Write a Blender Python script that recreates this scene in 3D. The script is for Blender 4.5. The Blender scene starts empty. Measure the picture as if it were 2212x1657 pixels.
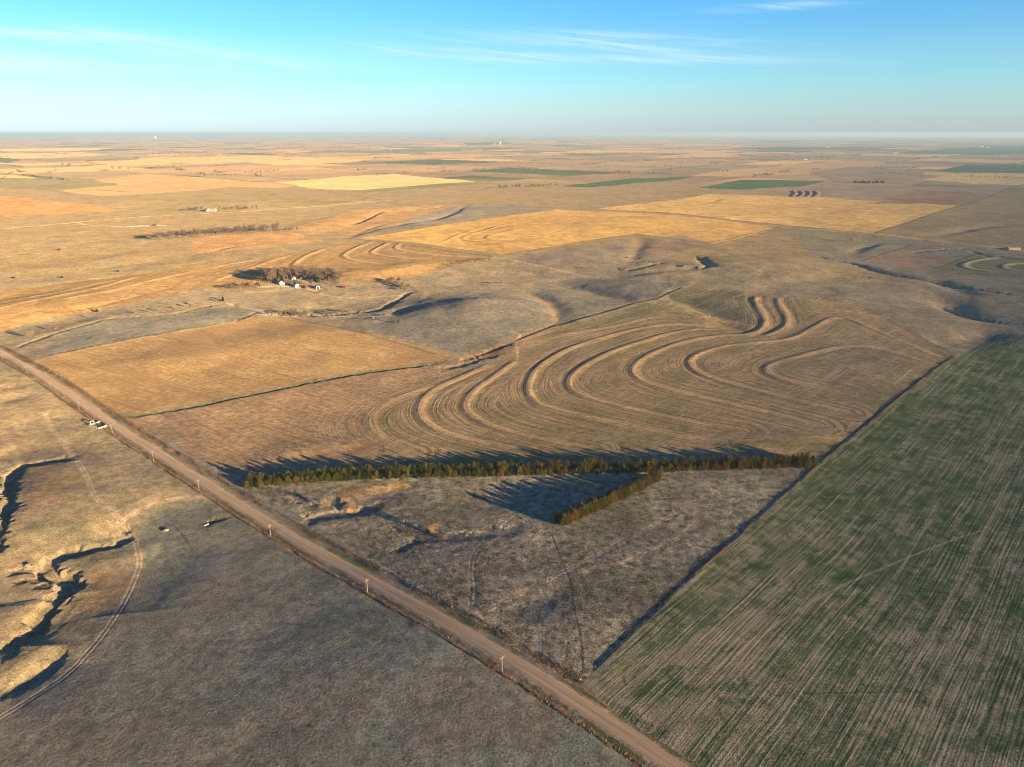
import bpy, bmesh, math, random
import numpy as np
from mathutils import Vector, Matrix

# ------------------------------------------------------------------ camera, light, sky
R = math.radians
S = bpy.context.scene
C = S.collection
H = 220.0                        # flying height of the camera, metres
FPX, CX, CY = 1538.0, 1106.0, 828.5   # focal length and centre, in px of a 2212 x 1657 picture
PITCH = math.atan((CY - 287.0) / FPX)
cam = bpy.data.cameras.new("camera")
cam.sensor_width = 36.0
cam.lens = FPX / 2212.0 * 36.0
cam.clip_start = 1.0
cam.clip_end = 300000.0
cam_o = bpy.data.objects.new("camera", cam)
C.objects.link(cam_o)
cam_o.location = (0, 0, H)
cam_o.rotation_euler = (math.pi / 2 - PITCH, 0, 0)
S.camera = cam_o

SUN_EL, SUN_AZ = R(8.7), R(-37.5)       # azimuth measured from +X
sun_dir = Vector((math.cos(SUN_EL) * math.cos(SUN_AZ), math.cos(SUN_EL) * math.sin(SUN_AZ), math.sin(SUN_EL)))
sl = bpy.data.lights.new("sun", 'SUN')
sl.energy = 5.0
sl.angle = R(0.5)
sl.color = (1.0, 0.69, 0.35)
sun_o = bpy.data.objects.new("sun", sl)
C.objects.link(sun_o)
sun_o.rotation_euler = (-sun_dir).to_track_quat('-Z', 'Y').to_euler()
sun_o.location = (0, 0, 500)

W = bpy.data.worlds.new("World")
S.world = W
W.use_nodes = True
def build_world():
    nt = W.node_tree
    nt.nodes.clear()
    N, L = nt.nodes.new, nt.links.new
    out = N('ShaderNodeOutputWorld'); bg = N('ShaderNodeBackground')
    sky = N('ShaderNodeTexSky')
    sky.sky_type = 'NISHITA'
    sky.sun_disc = False
    sky.sun_elevation = SUN_EL
    sky.sun_rotation = math.pi / 2 - SUN_AZ
    sky.altitude = 600
    sky.air_density = 1.0; sky.dust_density = 0.6; sky.ozone_density = 2.0
    bg.inputs['Strength'].default_value = 0.10
    tc = N('ShaderNodeTexCoord'); sep = N('ShaderNodeSeparateXYZ')
    L(tc.outputs['Generated'], sep.inputs[0])
    ramp = N('ShaderNodeValToRGB')          # sky tint by height; the upper part is darkened to deepen shadows
    mr = N('ShaderNodeMapRange')
    mr.inputs['From Min'].default_value = -0.01; mr.inputs['From Max'].default_value = 0.29
    L(sep.outputs['Z'], mr.inputs['Value']); L(mr.outputs[0], ramp.inputs[0])
    cr = ramp.color_ramp
    cr.elements[0].position = 0.0; cr.elements[0].color = (*SKY_RAMP[0][1], 1)
    cr.elements[1].position = 1.0; cr.elements[1].color = (*SKY_RAMP[-1][1], 1)
    for p, c in SKY_RAMP[1:-1]:
        e = cr.elements.new(p); e.color = (*c, 1)
    mul = N('ShaderNodeMix'); mul.data_type = 'RGBA'; mul.blend_type = 'MULTIPLY'
    mul.inputs['Factor'].default_value = 1.0
    L(sky.outputs[0], mul.inputs['A']); L(ramp.outputs[0], mul.inputs['B'])
    # thin cirrus: long wisps at their own bearing and height in the sky
    def M(op, a, b=None, c=None):
        n = N('ShaderNodeMath'); n.operation = op
        for i, v in enumerate((a, b, c)):
            if v is None: continue
            if isinstance(v, (int, float)): n.inputs[i].default_value = v
            else: L(v, n.inputs[i])
        return n.outputs[0]
    az = M('ARCTAN2', sep.outputs['X'], sep.outputs['Y']); el = M('ARCSINE', sep.outputs['Z'])
    def fib(sa, se, dist, det, ox):
        cmb = N('ShaderNodeCombineXYZ'); L(M('MULTIPLY_ADD', az, sa, ox), cmb.inputs[0]); L(M('MULTIPLY_ADD', az, 9.0, M('MULTIPLY', el, se)), cmb.inputs[1])
        n1 = N('ShaderNodeTexNoise'); n1.inputs['Scale'].default_value = 1.0; n1.inputs['Detail'].default_value = det; n1.inputs['Roughness'].default_value = .62; n1.inputs['Distortion'].default_value = dist
        L(cmb.outputs[0], n1.inputs['Vector']); return n1.outputs[0]
    tot = None
    for u, v, hu, hv, sl_, amt in WISPS:
        d0 = wray(u, v); a0 = math.atan2(d0[0], d0[1]); e0 = math.asin(d0[2])
        d1 = wray(u + 60, v + 60 * sl_); da = math.atan2(d1[0], d1[1]) - a0; de = math.asin(d1[2]) - e0
        ka = hu / 60 * abs(da); ke = hv / FPX
        p = M('SUBTRACT', az, a0); q = M('SUBTRACT', M('SUBTRACT', el, e0), M('MULTIPLY', p, de / da))
        r2 = M('ADD', M('POWER', M('ABSOLUTE', M('DIVIDE', p, ka)), 2.0), M('POWER', M('ABSOLUTE', M('DIVIDE', q, ke)), 2.0))
        g = M('MULTIPLY', M('EXPONENT', M('MULTIPLY', r2, -1.0)), amt)
        tot = g if tot is None else M('ADD', tot, g)
    r1 = N('ShaderNodeMapRange'); r1.interpolation_type = 'SMOOTHSTEP'; r1.inputs['From Min'].default_value = .36; r1.inputs['From Max'].default_value = .68; r1.inputs['To Min'].default_value = .12
    L(fib(5.0, 95.0, .9, 7, 3.0), r1.inputs['Value'])
    m3 = N('ShaderNodeMath'); m3.operation = 'MULTIPLY'; m3.use_clamp = True
    L(tot, m3.inputs[0]); L(r1.outputs[0], m3.inputs[1])
    cm = N('ShaderNodeMix'); cm.data_type = 'RGBA'
    L(m3.outputs[0], cm.inputs['Factor']); L(mul.outputs['Result'], cm.inputs['A'])
    cm.inputs['B'].default_value = CIRRUS['col']
    L(cm.outputs['Result'], bg.inputs['Color']); L(bg.outputs[0], out.inputs['Surface'])
SKY_RAMP = [(0.0, (.67, .92, 1.80)), (.033, (.66, .91, 1.74)), (.087, (.61, .82, 1.43)), (.153, (.60, .81, 1.24)), (.217, (.56, .84, 1.17)),
            (.263, (.52, .84, 1.13)), (.327, (.51, .81, 1.09)), (.43, (.41, .77, 1.10)), (.55, (.34, .76, 1.14)), (.75, (.20, .54, .84)), (1.0, (.15, .40, .74))]
CIRRUS = dict(col=(3.0, 3.9, 4.35, 1))
WISPS = [(20, 138, 300, 17, .06, 1.5), (420, 108, 240, 15, .10, 1.0), (100, 72, 190, 12, .05, .7), (1000, 118, 300, 10, .06, .6), (1280, 96, 330, 17, .02, .65),
         (1460, 128, 330, 8, .01, .65), (560, 140, 260, 12, .02, .35), (1690, 13, 150, 6, -.06, .55), (300, 156, 220, 9, .03, .4), (1180, 75, 260, 8, .02, .35)]
def wray(u, v):
    x = (u - CX) / FPX; y = -(v - CY) / FPX
    d = Vector((x, math.cos(PITCH) + y * math.sin(PITCH), -math.sin(PITCH) + y * math.cos(PITCH)))
    return d.normalized()
build_world()
S.view_settings.view_transform = 'Standard'
S.view_settings.look = 'None'
S.view_settings.exposure = 1.34
S.view_settings.gamma = 1.0
S.cycles.filter_width = 0.85
S.cycles.volume_bounces = 0
S.cycles.max_bounces = 6
S.cycles.diffuse_bounces = 2
S.cycles.transparent_max_bounces = 8

# ------------------------------------------------------------------ numbers
def vnoise(x, y, seed):
    xi = np.floor(x).astype(np.int64); yi = np.floor(y).astype(np.int64)
    fx = x - xi; fy = y - yi
    fx = fx * fx * fx * (fx * (fx * 6 - 15) + 10); fy = fy * fy * fy * (fy * (fy * 6 - 15) + 10)
    def h(a, b):
        n = (a * 374761393 + b * 668265263 + seed * 974634221) & 0xFFFFFFFF
        n = ((n ^ (n >> 13)) * 1274126177) & 0xFFFFFFFF
        n = n ^ (n >> 16)
        return (n & 0xFFFF) / 32767.5 - 1.0
    a = h(xi, yi); b = h(xi + 1, yi); c = h(xi, yi + 1); d = h(xi + 1, yi + 1)
    return (a + (b - a) * fx) * (1 - fy) + (c + (d - c) * fx) * fy
def fbm(x, y, lam, oct, seed, gain=0.5):
    s = np.zeros_like(x); a = 1.0; t = 0
    for i in range(oct):
        s += a * vnoise(x / lam + 17.3 * i, y / lam - 9.1 * i, seed + i); t += a
        a *= gain; lam *= 0.5
    return s / t
def sstep(a, b, v):
    t = np.clip((v - a) / (b - a), 0, 1)
    return t * t * (3 - 2 * t)
CP, SP = math.cos(PITCH), math.sin(PITCH)
def ray(u, v):
    x = (np.asarray(u, float) - CX) / FPX; y = -(np.asarray(v, float) - CY) / FPX
    return np.stack([x, CP + y * SP, -SP + y * CP], -1)
def P0(u, v):                              # where a line of sight meets the plain
    d = ray(u, v)
    return d[..., :2] / -d[..., 2:3] * H
def smooth(p, it=2):
    p = np.asarray(p, float)
    for _ in range(it):
        q = np.empty((2 * len(p), 2))
        q[0] = p[0]; q[-1] = p[-1]
        q[1:-1:2] = p[:-1] * .75 + p[1:] * .25
        q[2:-1:2] = p[:-1] * .25 + p[1:] * .75
        p = q
    return p
def poly_dist(x, y, pts, maxd):
    """unsigned distance, signed side and arclength to a polyline; only near points are worked out"""
    d = np.full(x.shape, 1e9); side = np.zeros(x.shape); sl_ = np.zeros(x.shape)
    lo = pts.min(0) - maxd; hi = pts.max(0) + maxd
    idx = np.nonzero((x > lo[0]) & (x < hi[0]) & (y > lo[1]) & (y < hi[1]))[0]
    if len(idx) == 0: return d, side, sl_
    X = x[idx]; Y = y[idx]
    D = np.full(X.shape, 1e9); SD = np.zeros(X.shape); SL = np.zeros(X.shape)
    acc = 0.0
    for a, b in zip(pts[:-1], pts[1:]):
        e = b - a; l2 = e @ e
        if l2 < 1e-9: continue
        l = math.sqrt(l2)
        lo2 = np.minimum(a, b) - maxd; hi2 = np.maximum(a, b) + maxd
        k = np.nonzero((X > lo2[0]) & (X < hi2[0]) & (Y > lo2[1]) & (Y < hi2[1]))[0]
        if len(k):
            rx = X[k] - a[0]; ry = Y[k] - a[1]
            t = np.clip((rx * e[0] + ry * e[1]) / l2, 0, 1)
            qx = rx - t * e[0]; qy = ry - t * e[1]
            dd = np.sqrt(qx * qx + qy * qy)
            m = dd < D[k]
            km = k[m]
            D[km] = dd[m]; SD[km] = (e[0] * ry - e[1] * rx)[m] / l; SL[km] = acc + t[m] * l
        acc += l
    d[idx] = D; side[idx] = SD; sl_[idx] = SL
    return d, side, sl_
def plen(pts): return float(np.linalg.norm(np.diff(pts, axis=0), axis=1).sum())
def inside(x, y, poly):
    r = np.zeros(x.shape, bool)
    lo = poly.min(0); hi = poly.max(0)
    idx = np.nonzero((x >= lo[0]) & (x <= hi[0]) & (y >= lo[1]) & (y <= hi[1]))[0]
    X = x[idx]; Y = y[idx]; rr = np.zeros(X.shape, bool)
    n = len(poly)
    for i in range(n):
        a = poly[i]; b = poly[(i + 1) % n]
        if a[1] == b[1]: continue
        c = (a[1] > Y) != (b[1] > Y)
        rr ^= c & (X < (b[0] - a[0]) * (Y - a[1]) / (b[1] - a[1]) + a[0])
    r[idx] = rr
    return r
def lin(r, g, b):
    f = lambda c: (c / 255 / 12.92) if c <= 10 else ((c / 255 + .055) / 1.055) ** 2.4
    return np.array([f(r), f(g), f(b)])
E_ = np.array([math.cos(R(-41.0)), math.sin(R(-41.0))]); N_ = np.array([-E_[1], E_[0]])    # section-line directions

# ------------------------------------------------------------------ the lie of the land
SWELLS = [  # u, v, radius along, radius across, turn, height
    (1240, 1420, 150, 130, 20, 7.0),      # rise by the road corner; falls off to creek and draw
    (700, 1640, 120, 110, 0, 4.0),
    (1020, 672, 105, 80, 10, 9.0),        # round pasture hill
    (1720, 640, 260, 150, 47, 7.0),
    (1330, 500, 420, 260, 47, 14.0),
    (1900, 470, 400, 300, 20, 8.0),
    (1650, 575, 160, 90, 30, 7.0),
    (430, 760, 140, 90, 30, 4.0),
    (760, 990, 60, 45, 20, 2.0),
    (420, 880, 80, 40, 20, 2.0),
    (60, 660, 220, 60, 60, 6.0),
    (880, 585, 130, 60, 50, 5.0),
    (1320, 1010, 120, 60, 0, 2.0),
    (1900, 800, 180, 120, 47, 4.0),
    (130, 1040, 60, 40, 60, 2.0),
    (100, 1110, 55, 40, 30, 2.6),
    (480, 440, 600, 200, 10, 14.0),
    (1960, 570, 180, 120, 30, -6.0),
    (560, 640, 120, 60, 20, -5.0),
    (-190, 890, 120, 110, 0, 9.0), (-150, 1190, 85, 75, 0, 6.0), (1040, 665, 60, 45, 0, 4.0), (1460, 590, 110, 60, 30, 5.0), (900, 650, 70, 40, 30, 3.0), (800, 652, 120, 95, 0, -8.0), (1180, 600, 160, 90, 0, -6.0), (560, 700, 90, 60, 30, -4.0),
]
SW = [(*P0(u, v), a, b, R(t), h) for u, v, a, b, t, h in SWELLS]
def macro(x, y):
    r = np.hypot(x, y)
    amp = 0.9 + 3.0 * sstep(500, 1800, r)
    z = amp * fbm(x, y, 330.0, 3, 11, 0.42)
    z += (0.35 + 1.15 * sstep(550, 900, r) + .5 * sstep(900, 2500, r)) * fbm(x, y, 100.0, 3, 23, .55)
    z += 12.0 * sstep(2500, 8000, r) * fbm(x, y, 2300.0, 3, 41, 0.4) * (1 - sstep(30000, 50000, r))
    for cx, cy, a, b, t, h in SW:
        k = (np.abs(x - cx) < 3.2 * max(a, b)) & (np.abs(y - cy) < 3.2 * max(a, b))
        if not k.any(): continue
        dx = x[k] - cx; dy = y[k] - cy
        p = (dx * math.cos(t) + dy * math.sin(t)) / a; q = (-dx * math.sin(t) + dy * math.cos(t)) / b
        z[k] += h * np.exp(-(p * p + q * q))
    return z
def hit(u, v, f):                            # line of sight onto the height field f
    d = ray(u, v); d2 = d[..., :2] / -d[..., 2:3]
    z = np.zeros(d.shape[:-1]); 
    for _ in range(14):
        q = d2 * (H - z)[..., None]
        z = 0.5 * z + 0.5 * f(q[..., 0].ravel(), q[..., 1].ravel()).reshape(z.shape)
    return d2 * (H - z)[..., None]
def G(pts, sm=0):
    pts = np.asarray(pts, float)
    w = hit(pts[:, 0], pts[:, 1], macro)
    return smooth(w, sm) if sm else w

ROAD = G([(-420, 498), (-200, 634), (0, 757), (250, 911), (504, 1069), (809, 1255), (1114, 1441), (1310, 1555), (1470, 1656), (1900, 1925)])
ROAD = np.stack([np.interp(np.linspace(0, 1, 60), np.linspace(0, 1, len(ROAD)), ROAD[:, i]) for i in (0, 1)], -1)
_p, _q = hit(np.array([60.0, 1440.0]), np.array([794.0, 1643.8]), macro)
_e = (_q - _p) / np.linalg.norm(_q - _p); _a = _p - _e * 330; _b = _q + _e * 150
ROAD = np.stack([np.linspace(_a[0], _b[0], 220), np.linspace(_a[1], _b[1], 220)], -1)
def PM(u, v): return hit(np.array([float(u)]), np.array([float(v)]), macro)[0]
ROAD_D = (ROAD[-1] - ROAD[0]) / np.linalg.norm(ROAD[-1] - ROAD[0])
ROAD_N = np.array([-ROAD_D[1], ROAD_D[0]])                        # towards the fields

TERRACES = [   # (line, height, half width)
    ([(1045, 790), (960, 826), (880, 850), (820, 876), (795, 902), (800, 925), (830, 950), (900, 975)], .55, 5.5),
    ([(1067, 784), (1003, 811), (936, 841), (912, 864), (903, 888), (915, 910), (950, 932), (1020, 952), (1130, 975)], 1.5, 5.0),
    ([(1117, 777), (1070, 811), (1027, 841), (1008, 864), (1003, 882), (1020, 900), (1060, 920), (1150, 945), (1280, 968)], 1.6, 5.0),
    ([(1540, 706), (1478, 700), (1406, 703), (1306, 727), (1222, 754), (1168, 787), (1148, 811), (1139, 838), (1153, 869), (1187, 882), (1260, 900), (1380, 925), (1520, 950)], 1.8, 5.0),
    ([(1560, 712), (1478, 711), (1373, 740), (1290, 772), (1234, 808), (1226, 832), (1247, 852), (1325, 876), (1459, 906), (1600, 930)], 1.8, 5.0),
    ([(1640, 722), (1560, 724), (1470, 737), (1392, 770), (1362, 797), (1375, 818), (1426, 839), (1594, 876), (1762, 916)], 1.8, 5.0),
    ([(1880, 704), (1850, 694), (1822, 686), (1791, 687), (1755, 709), (1711, 733), (1637, 739), (1560, 747), (1503, 765), (1486, 782), (1500, 802), (1560, 825), (1694, 859), (1830, 890)], 1.8, 5.0),
    ([(2010, 786), (1906, 751), (1828, 745), (1738, 765), (1670, 784), (1652, 797), (1664, 811), (1721, 828), (1805, 841)], 1.4, 5.0),
    ([(1634, 637), (1630, 653), (1650, 680), (1655, 703), (1634, 719), (1590, 723)], 2.4, 6.0),
    ([(1682, 641), (1681, 656), (1701, 683), (1701, 706), (1667, 723), (1630, 726)], 2.4, 6.0),
    ([(2050, 780), (1990, 753), (1906, 720), (1850, 694), (1815, 688)], .75, 4.5),
    ([(1191, 727), (1306, 710), (1406, 683), (1470, 684)], 1.0, 4.5),
    # the farther terraced field
    ([(-30, 658), (101, 636), (201, 614), (260, 604)], 1.2, 5.5),
    ([(-30, 672), (134, 637), (235, 616), (302, 596)], 1.2, 5.5),
    ([(124, 651), (269, 622), (386, 592), (480, 573), (571, 558)], 1.3, 5.5),
    ([(457, 609), (510, 590), (571, 569), (632, 550)], 1.4, 5.5),
    ([(628, 585), (640, 566), (664, 551), (702, 537)], 1.6, 6.0),
    ([(812, 521), (780, 530), (745, 548), (741, 554), (760, 562), (835, 571)], 1.6, 6.0),
    ([(842, 523), (802, 543), (806, 549), (850, 556), (946, 562)], 1.6, 6.0),
    ([(870, 524), (853, 533), (862, 541), (930, 550), (1036, 557)], 1.4, 6.0),
    # terraces at the far right
    ([(2172, 556), (2106, 562), (2078, 572), (2090, 580), (2160, 590)], 1.6, 7.0),
    ([(2230, 568), (2180, 570), (2165, 576), (2180, 582), (2240, 588)], 1.6, 7.0),
    ([(1712, 425), (1720, 419), (1714, 412)], 2.6, 7.5), ([(1728, 425), (1736, 419), (1730, 412)], 2.6, 7.5),
    ([(1744, 425), (1752, 419), (1746, 412)], 2.6, 7.5), ([(1760, 425), (1768, 419), (1762, 412)], 2.6, 7.5),
    # low berms in the cut wheat
    ([(1073, 523), (1020, 521), (997, 516), (1010, 509), (1040, 500), (1100, 482), (1200, 472)], .7, 6.0),
    ([(1073, 518), (1047, 514), (1060, 508), (1120, 495), (1180, 482)], .7, 6.0),
    ([(945, 527), (980, 512), (1040, 490), (1140, 468)], .6, 6.0),
]
TER = [(G(p, 2), h * (.37 if i < 12 else .62 if i < 22 else 1.0), w * (.84 if i < 12 else .95)) for i, (p, h, w) in enumerate(TERRACES)]
DRAWS = [   # channels: line, half width, depth
    ([(1755, 552), (1808, 562), (1855, 569), (1902, 587), (1986, 601), (2074, 619), (2150, 632), (2260, 645)], 5.0, 3.0),
    ([(2018, 650), (2047, 663), (2121, 685), (2212, 698), (2300, 706)], 6.0, 4.0),
    ([(1800, 532), (1838, 538), (1856, 534), (1900, 528)], 5.0, 2.4),
    ([(1500, 552), (1516, 562), (1531, 569), (1524, 578), (1495, 577), (1440, 573)], 3.6, 2.2),
    ([(720, 487), (778, 479), (812, 461), (852, 454), (913, 452), (960, 445)], 7.0, 3.5),
    ([(1960, 545), (2020, 540), (2090, 536), (2190, 541)], 5.0, 2.5),
    ([(2090, 540), (2130, 553), (2215, 560)], 6.0, 2.5),
    ([(560, 672), (520, 690), (470, 700)], 3.0, 1.0),
    ([(1560, 430), (1520, 440), (1420, 442), (1360, 436)], 6.0, 2.5),
    ([(1300, 345), (1400, 352), (1500, 350), (1580, 360)], 12.0, 4.0), ([(1150, 372), (1220, 366), (1290, 372)], 12.0, 4.0),
    ([(1480, 340), (1560, 350), (1640, 342)], 14.0, 5.0), ([(1330, 375), (1400, 366), (1460, 368)], 10.0, 3.5),
    ([(-30, 1515), (30, 1484), (88, 1448), (130, 1405), (141, 1388)], 5.5, 2.3),
    ([(275, 1120), (262, 1150), (254, 1172), (211, 1178), (140, 1191), (98, 1206), (92, 1224), (124, 1238), (150, 1253), (150, 1268), (127, 1286), (106, 1300), (88, 1335), (66, 1362), (40, 1385), (10, 1416), (-40, 1450)], 5.4, 3.0),
    ([(0, 1235), (40, 1228), (80, 1222), (100, 1226)], 3.6, 1.5),
    ([(10, 1262), (60, 1250), (110, 1240), (140, 1246)], 3.0, 1.1),
    ([(60, 1270), (85, 1262), (120, 1258)], 2.6, .9),
    ([(190, 985), (134, 993), (84, 999), (44, 1006), (19, 1027), (20, 1050), (22, 1072), (10, 1121), (-8, 1171), (-50, 1225)], 5.0, 3.0),
    ([(-20, 868), (50, 852), (86, 841)], 12.0, -2.2),
    ([(-20, 838), (30, 834), (64, 833)], 8.0, -1.2),
    ([(442, 1140), (454, 1125), (485, 1118), (522, 1113)], 2.6, 1.6),
    ([(448, 1150), (403, 1183), (352, 1218), (299, 1282), (274, 1325)], 27.0, -1.9),
    ([(560, 1150), (640, 1138), (684, 1112), (767, 1110), (800, 1098), (840, 1081)], 5.0, 1.9),
    ([(800, 1108), (857, 1130), (920, 1156), (947, 1163), (1046, 1156), (1106, 1146), (1160, 1140)], 6.5, .85),
    ([(920, 1160), (867, 1183), (847, 1200)], 5.0, 1.1),
    ([(712, 1070), (726, 1090), (738, 1108)], 4.5, 2.0),
    ([(615, 1058), (650, 1080), (690, 1105)], 4.0, 1.2),
    ([(1240, 1060), (1130, 1060), (1040, 1075), (1010, 1100)], 20.0, -2.0),
    ([(1060, 1340), (1120, 1320), (1240, 1265)], 8.0, -.8),
    ([(255, 900), (302, 896), (420, 878), (504, 860), (620, 836), (743, 811), (880, 792), (950, 786)], 3.0, 1.1),
    ([(940, 803), (953, 797), (1003, 785), (1085, 760)], 7.0, 1.8),
    ([(975, 785), (1040, 765), (1110, 738)], 4.0, 1.6),
    ([(899, 626), (876, 636), (849, 653), (822, 671), (768, 673), (735, 680), (660, 681), (596, 678), (560, 675)], 5.5, 2.6),
    ([(520, 664), (487, 655), (437, 663), (387, 678), (320, 683), (235, 686), (188, 701), (124, 718), (67, 738), (20, 756)], 2.6, 1.0),
    ([(840, 680), (880, 665), (930, 655)], 14.0, -1.8),
    ([(1120, 625), (1155, 637), (1190, 655), (1202, 675), (1204, 690), (1200, 705)], 17.0, -4.2),
    ([(1190, 605), (1250, 622), (1320, 638), (1420, 641)], 24.0, -4.2),
    ([(1310, 598), (1386, 589), (1480, 581), (1540, 576)], 14.0, -3.0),
    ([(1512, 553), (1520, 565), (1535, 575), (1570, 573)], 9.0, 3.5),
    ([(1323, 578), (1354, 586), (1400, 574), (1440, 566)], 4.0, 1.4),
    ([(1360, 575), (1370, 545), (1390, 520), (1372, 506)], 16.0, -3.0),
    ([(1770, 555), (1808, 562), (1842, 569), (1899, 585), (1973, 599), (2060, 612)], 17.0, -4.2),
    ([(2006, 600), (2050, 616), (2100, 640)], 18.0, -4.2),
    ([(2030, 636), (2047, 656), (2107, 683), (2222, 700)], 26.0, -7.0),
    ([(2058, 752), (2085, 735), (2120, 720), (2160, 705)], 24.0, -6.0),
    ([(2005, 512), (2060, 500), (2107, 491), (2195, 483)], 22.0, -5.0),
    ([(1830, 550), (1872, 531), (1900, 524)], 14.0, -3.5),
    ([(1400, 650), (1460, 642), (1510, 660), (1560, 688), (1630, 716)], 24.0, -3.4),
    ([(404, 551), (460, 541), (520, 528), (590, 520)], 9.0, -3.0),
    ([(60, 626), (110, 612), (300, 592), (380, 580)], 13.0, -2.6),
    ([(215, 577), (290, 567), (420, 550)], 8.0, -1.6),
    ([(740, 520), (780, 500), (880, 480), (960, 470), (1010, 440)], 16.0, -4.5),
    ([(735, 515), (800, 490), (850, 477)], 12.0, -3.0),
]
DRW = [(G(p, 2), w, h) for p, w, h in DRAWS]
STEPS = [   # land to the left of the line lies lower; line, drop, reach
    ([(1268, 1462), (1400, 1336), (1478, 1262), (1640, 1116), (1790, 985), (1953, 851), (2063, 769)], .9, 16.0),
    ([(72, 776), (235, 741), (370, 716), (540, 684), (600, 681)], .8, 14.0),
    ([(1110, 738), (1202, 702), (1373, 655), (1420, 644), (1478, 619)], 1.0, 14.0),
    ([(1200, 705), (1373, 655)], .5, 10.0),
]
STP = [(G(p), h, w) for p, h, w in STEPS]
SCARPS = [   # ground climbing to the left of the line: line, rise, half width of the slope, reach
    ([(-40, 1180), (60, 1174), (140, 1162), (215, 1142), (258, 1122), (330, 1090), (400, 1077), (470, 1070)], 3.6, 11.0, 70),
    ([(6, 1398), (52, 1350), (92, 1308), (100, 1290)], 2.6, 8.0, 45),
    ([(-30, 1500), (50, 1457), (100, 1412), (130, 1392)], 2.4, 7.0, 40),
    ([(160, 1256), (240, 1224), (305, 1200), (340, 1165)], 1.6, 8.0, 45),
    ([(-40, 925), (30, 912), (90, 898), (165, 876)], 2.2, 10.0, 60),
    ([(-30, 990), (20, 968), (70, 945)], 2.0, 10.0, 60),
    ([(748, 1080), (790, 1068), (850, 1052), (900, 1045)], 1.5, 5.0, 25),
    ([(560, 1085), (620, 1100), (670, 1120)], 1.4, 6.0, 25),
    ([(-60, 722), (0, 708), (111, 682), (200, 660), (290, 640)], 5.0, 20.0, 90),
    ([(690, 606), (780, 597), (880, 586), (965, 570)], 4.0, 18.0, 80),
    ([(480, 515), (600, 512), (700, 500), (800, 462), (960, 440)], 6.0, 26.0, 140),
    ([(-20, 590), (150, 585), (300, 560), (450, 535)], 5.0, 24.0, 120),
    ([(1440, 620), (1600, 622), (1750, 600), (1850, 580)], 4.0, 30.0, 150),
    ([(1500, 705), (1560, 695), (1640, 715)], 1.6, 9.0, 40),
    ([(1560, 975), (1700, 966), (1800, 960)], .9, 8.0, 40),
    ([(700, 985), (760, 960), (830, 955)], 1.0, 9.0, 40),
    ([(560, 1000), (640, 990), (720, 955)], 1.2, 10.0, 40),
    ([(300, 800), (500, 775), (700, 750)], 1.6, 24.0, 80),
    ([(2000, 700), (2050, 730), (2070, 755)], 2.0, 16.0, 60),
]
SCP = [(G(p, 2), h, w, r_) for p, h, w, r_ in SCARPS]
TRACKS = [   # two-track trails: line, gauge
    ([(98, 895), (116, 929), (144, 966), (171, 1000), (191, 1033), (202, 1070), (222, 1097), (265, 1124), (284, 1146), (294, 1165), (300, 1190), (302, 1212), (281, 1268), (260, 1318), (211, 1391), (141, 1458), (70, 1504), (-10, 1558)], 1.0),
    ([(1040, 1180), (1026, 1196), (1018, 1226), (1023, 1282), (1016, 1329)], 1.1),
    ([(1520, 1118), (1508, 1126), (1476, 1158), (1388, 1204), (1308, 1225), (1230, 1240)], 1.0),
    ([(1030, 1330), (1107, 1292), (1213, 1239), (1304, 1193), (1388, 1147), (1459, 1112), (1547, 1056)], 1.1),
    ([(265, 1124), (330, 1085), (420, 1070), (470, 1080)], .9),
]
TRK = [(G(p, 2), g) for p, g in TRACKS]
PATHS = [G(p, 2) for p in ([(420, 1190), (446, 1230), (482, 1272), (489, 1293), (545, 1353), (640, 1430), (735, 1530), (760, 1600)], [(489, 1293), (520, 1300), (600, 1290), (690, 1310)], [(60, 1500), (110, 1440), (170, 1395), (178, 1390)], [(300, 1215), (340, 1290), (330, 1370), (420, 1450), (560, 1560)],
    [(900, 1180), (930, 1230), (905, 1290), (925, 1330)], [(1240, 1266), (1290, 1250), (1330, 1220)], [(1560, 1120), (1600, 1080), (1640, 1050), (1650, 1020)])]
CRACK = G([(1192, 1154), (1213, 1211), (1239, 1267), (1237, 1309), (1255, 1365), (1260, 1443)], 2)

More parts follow.
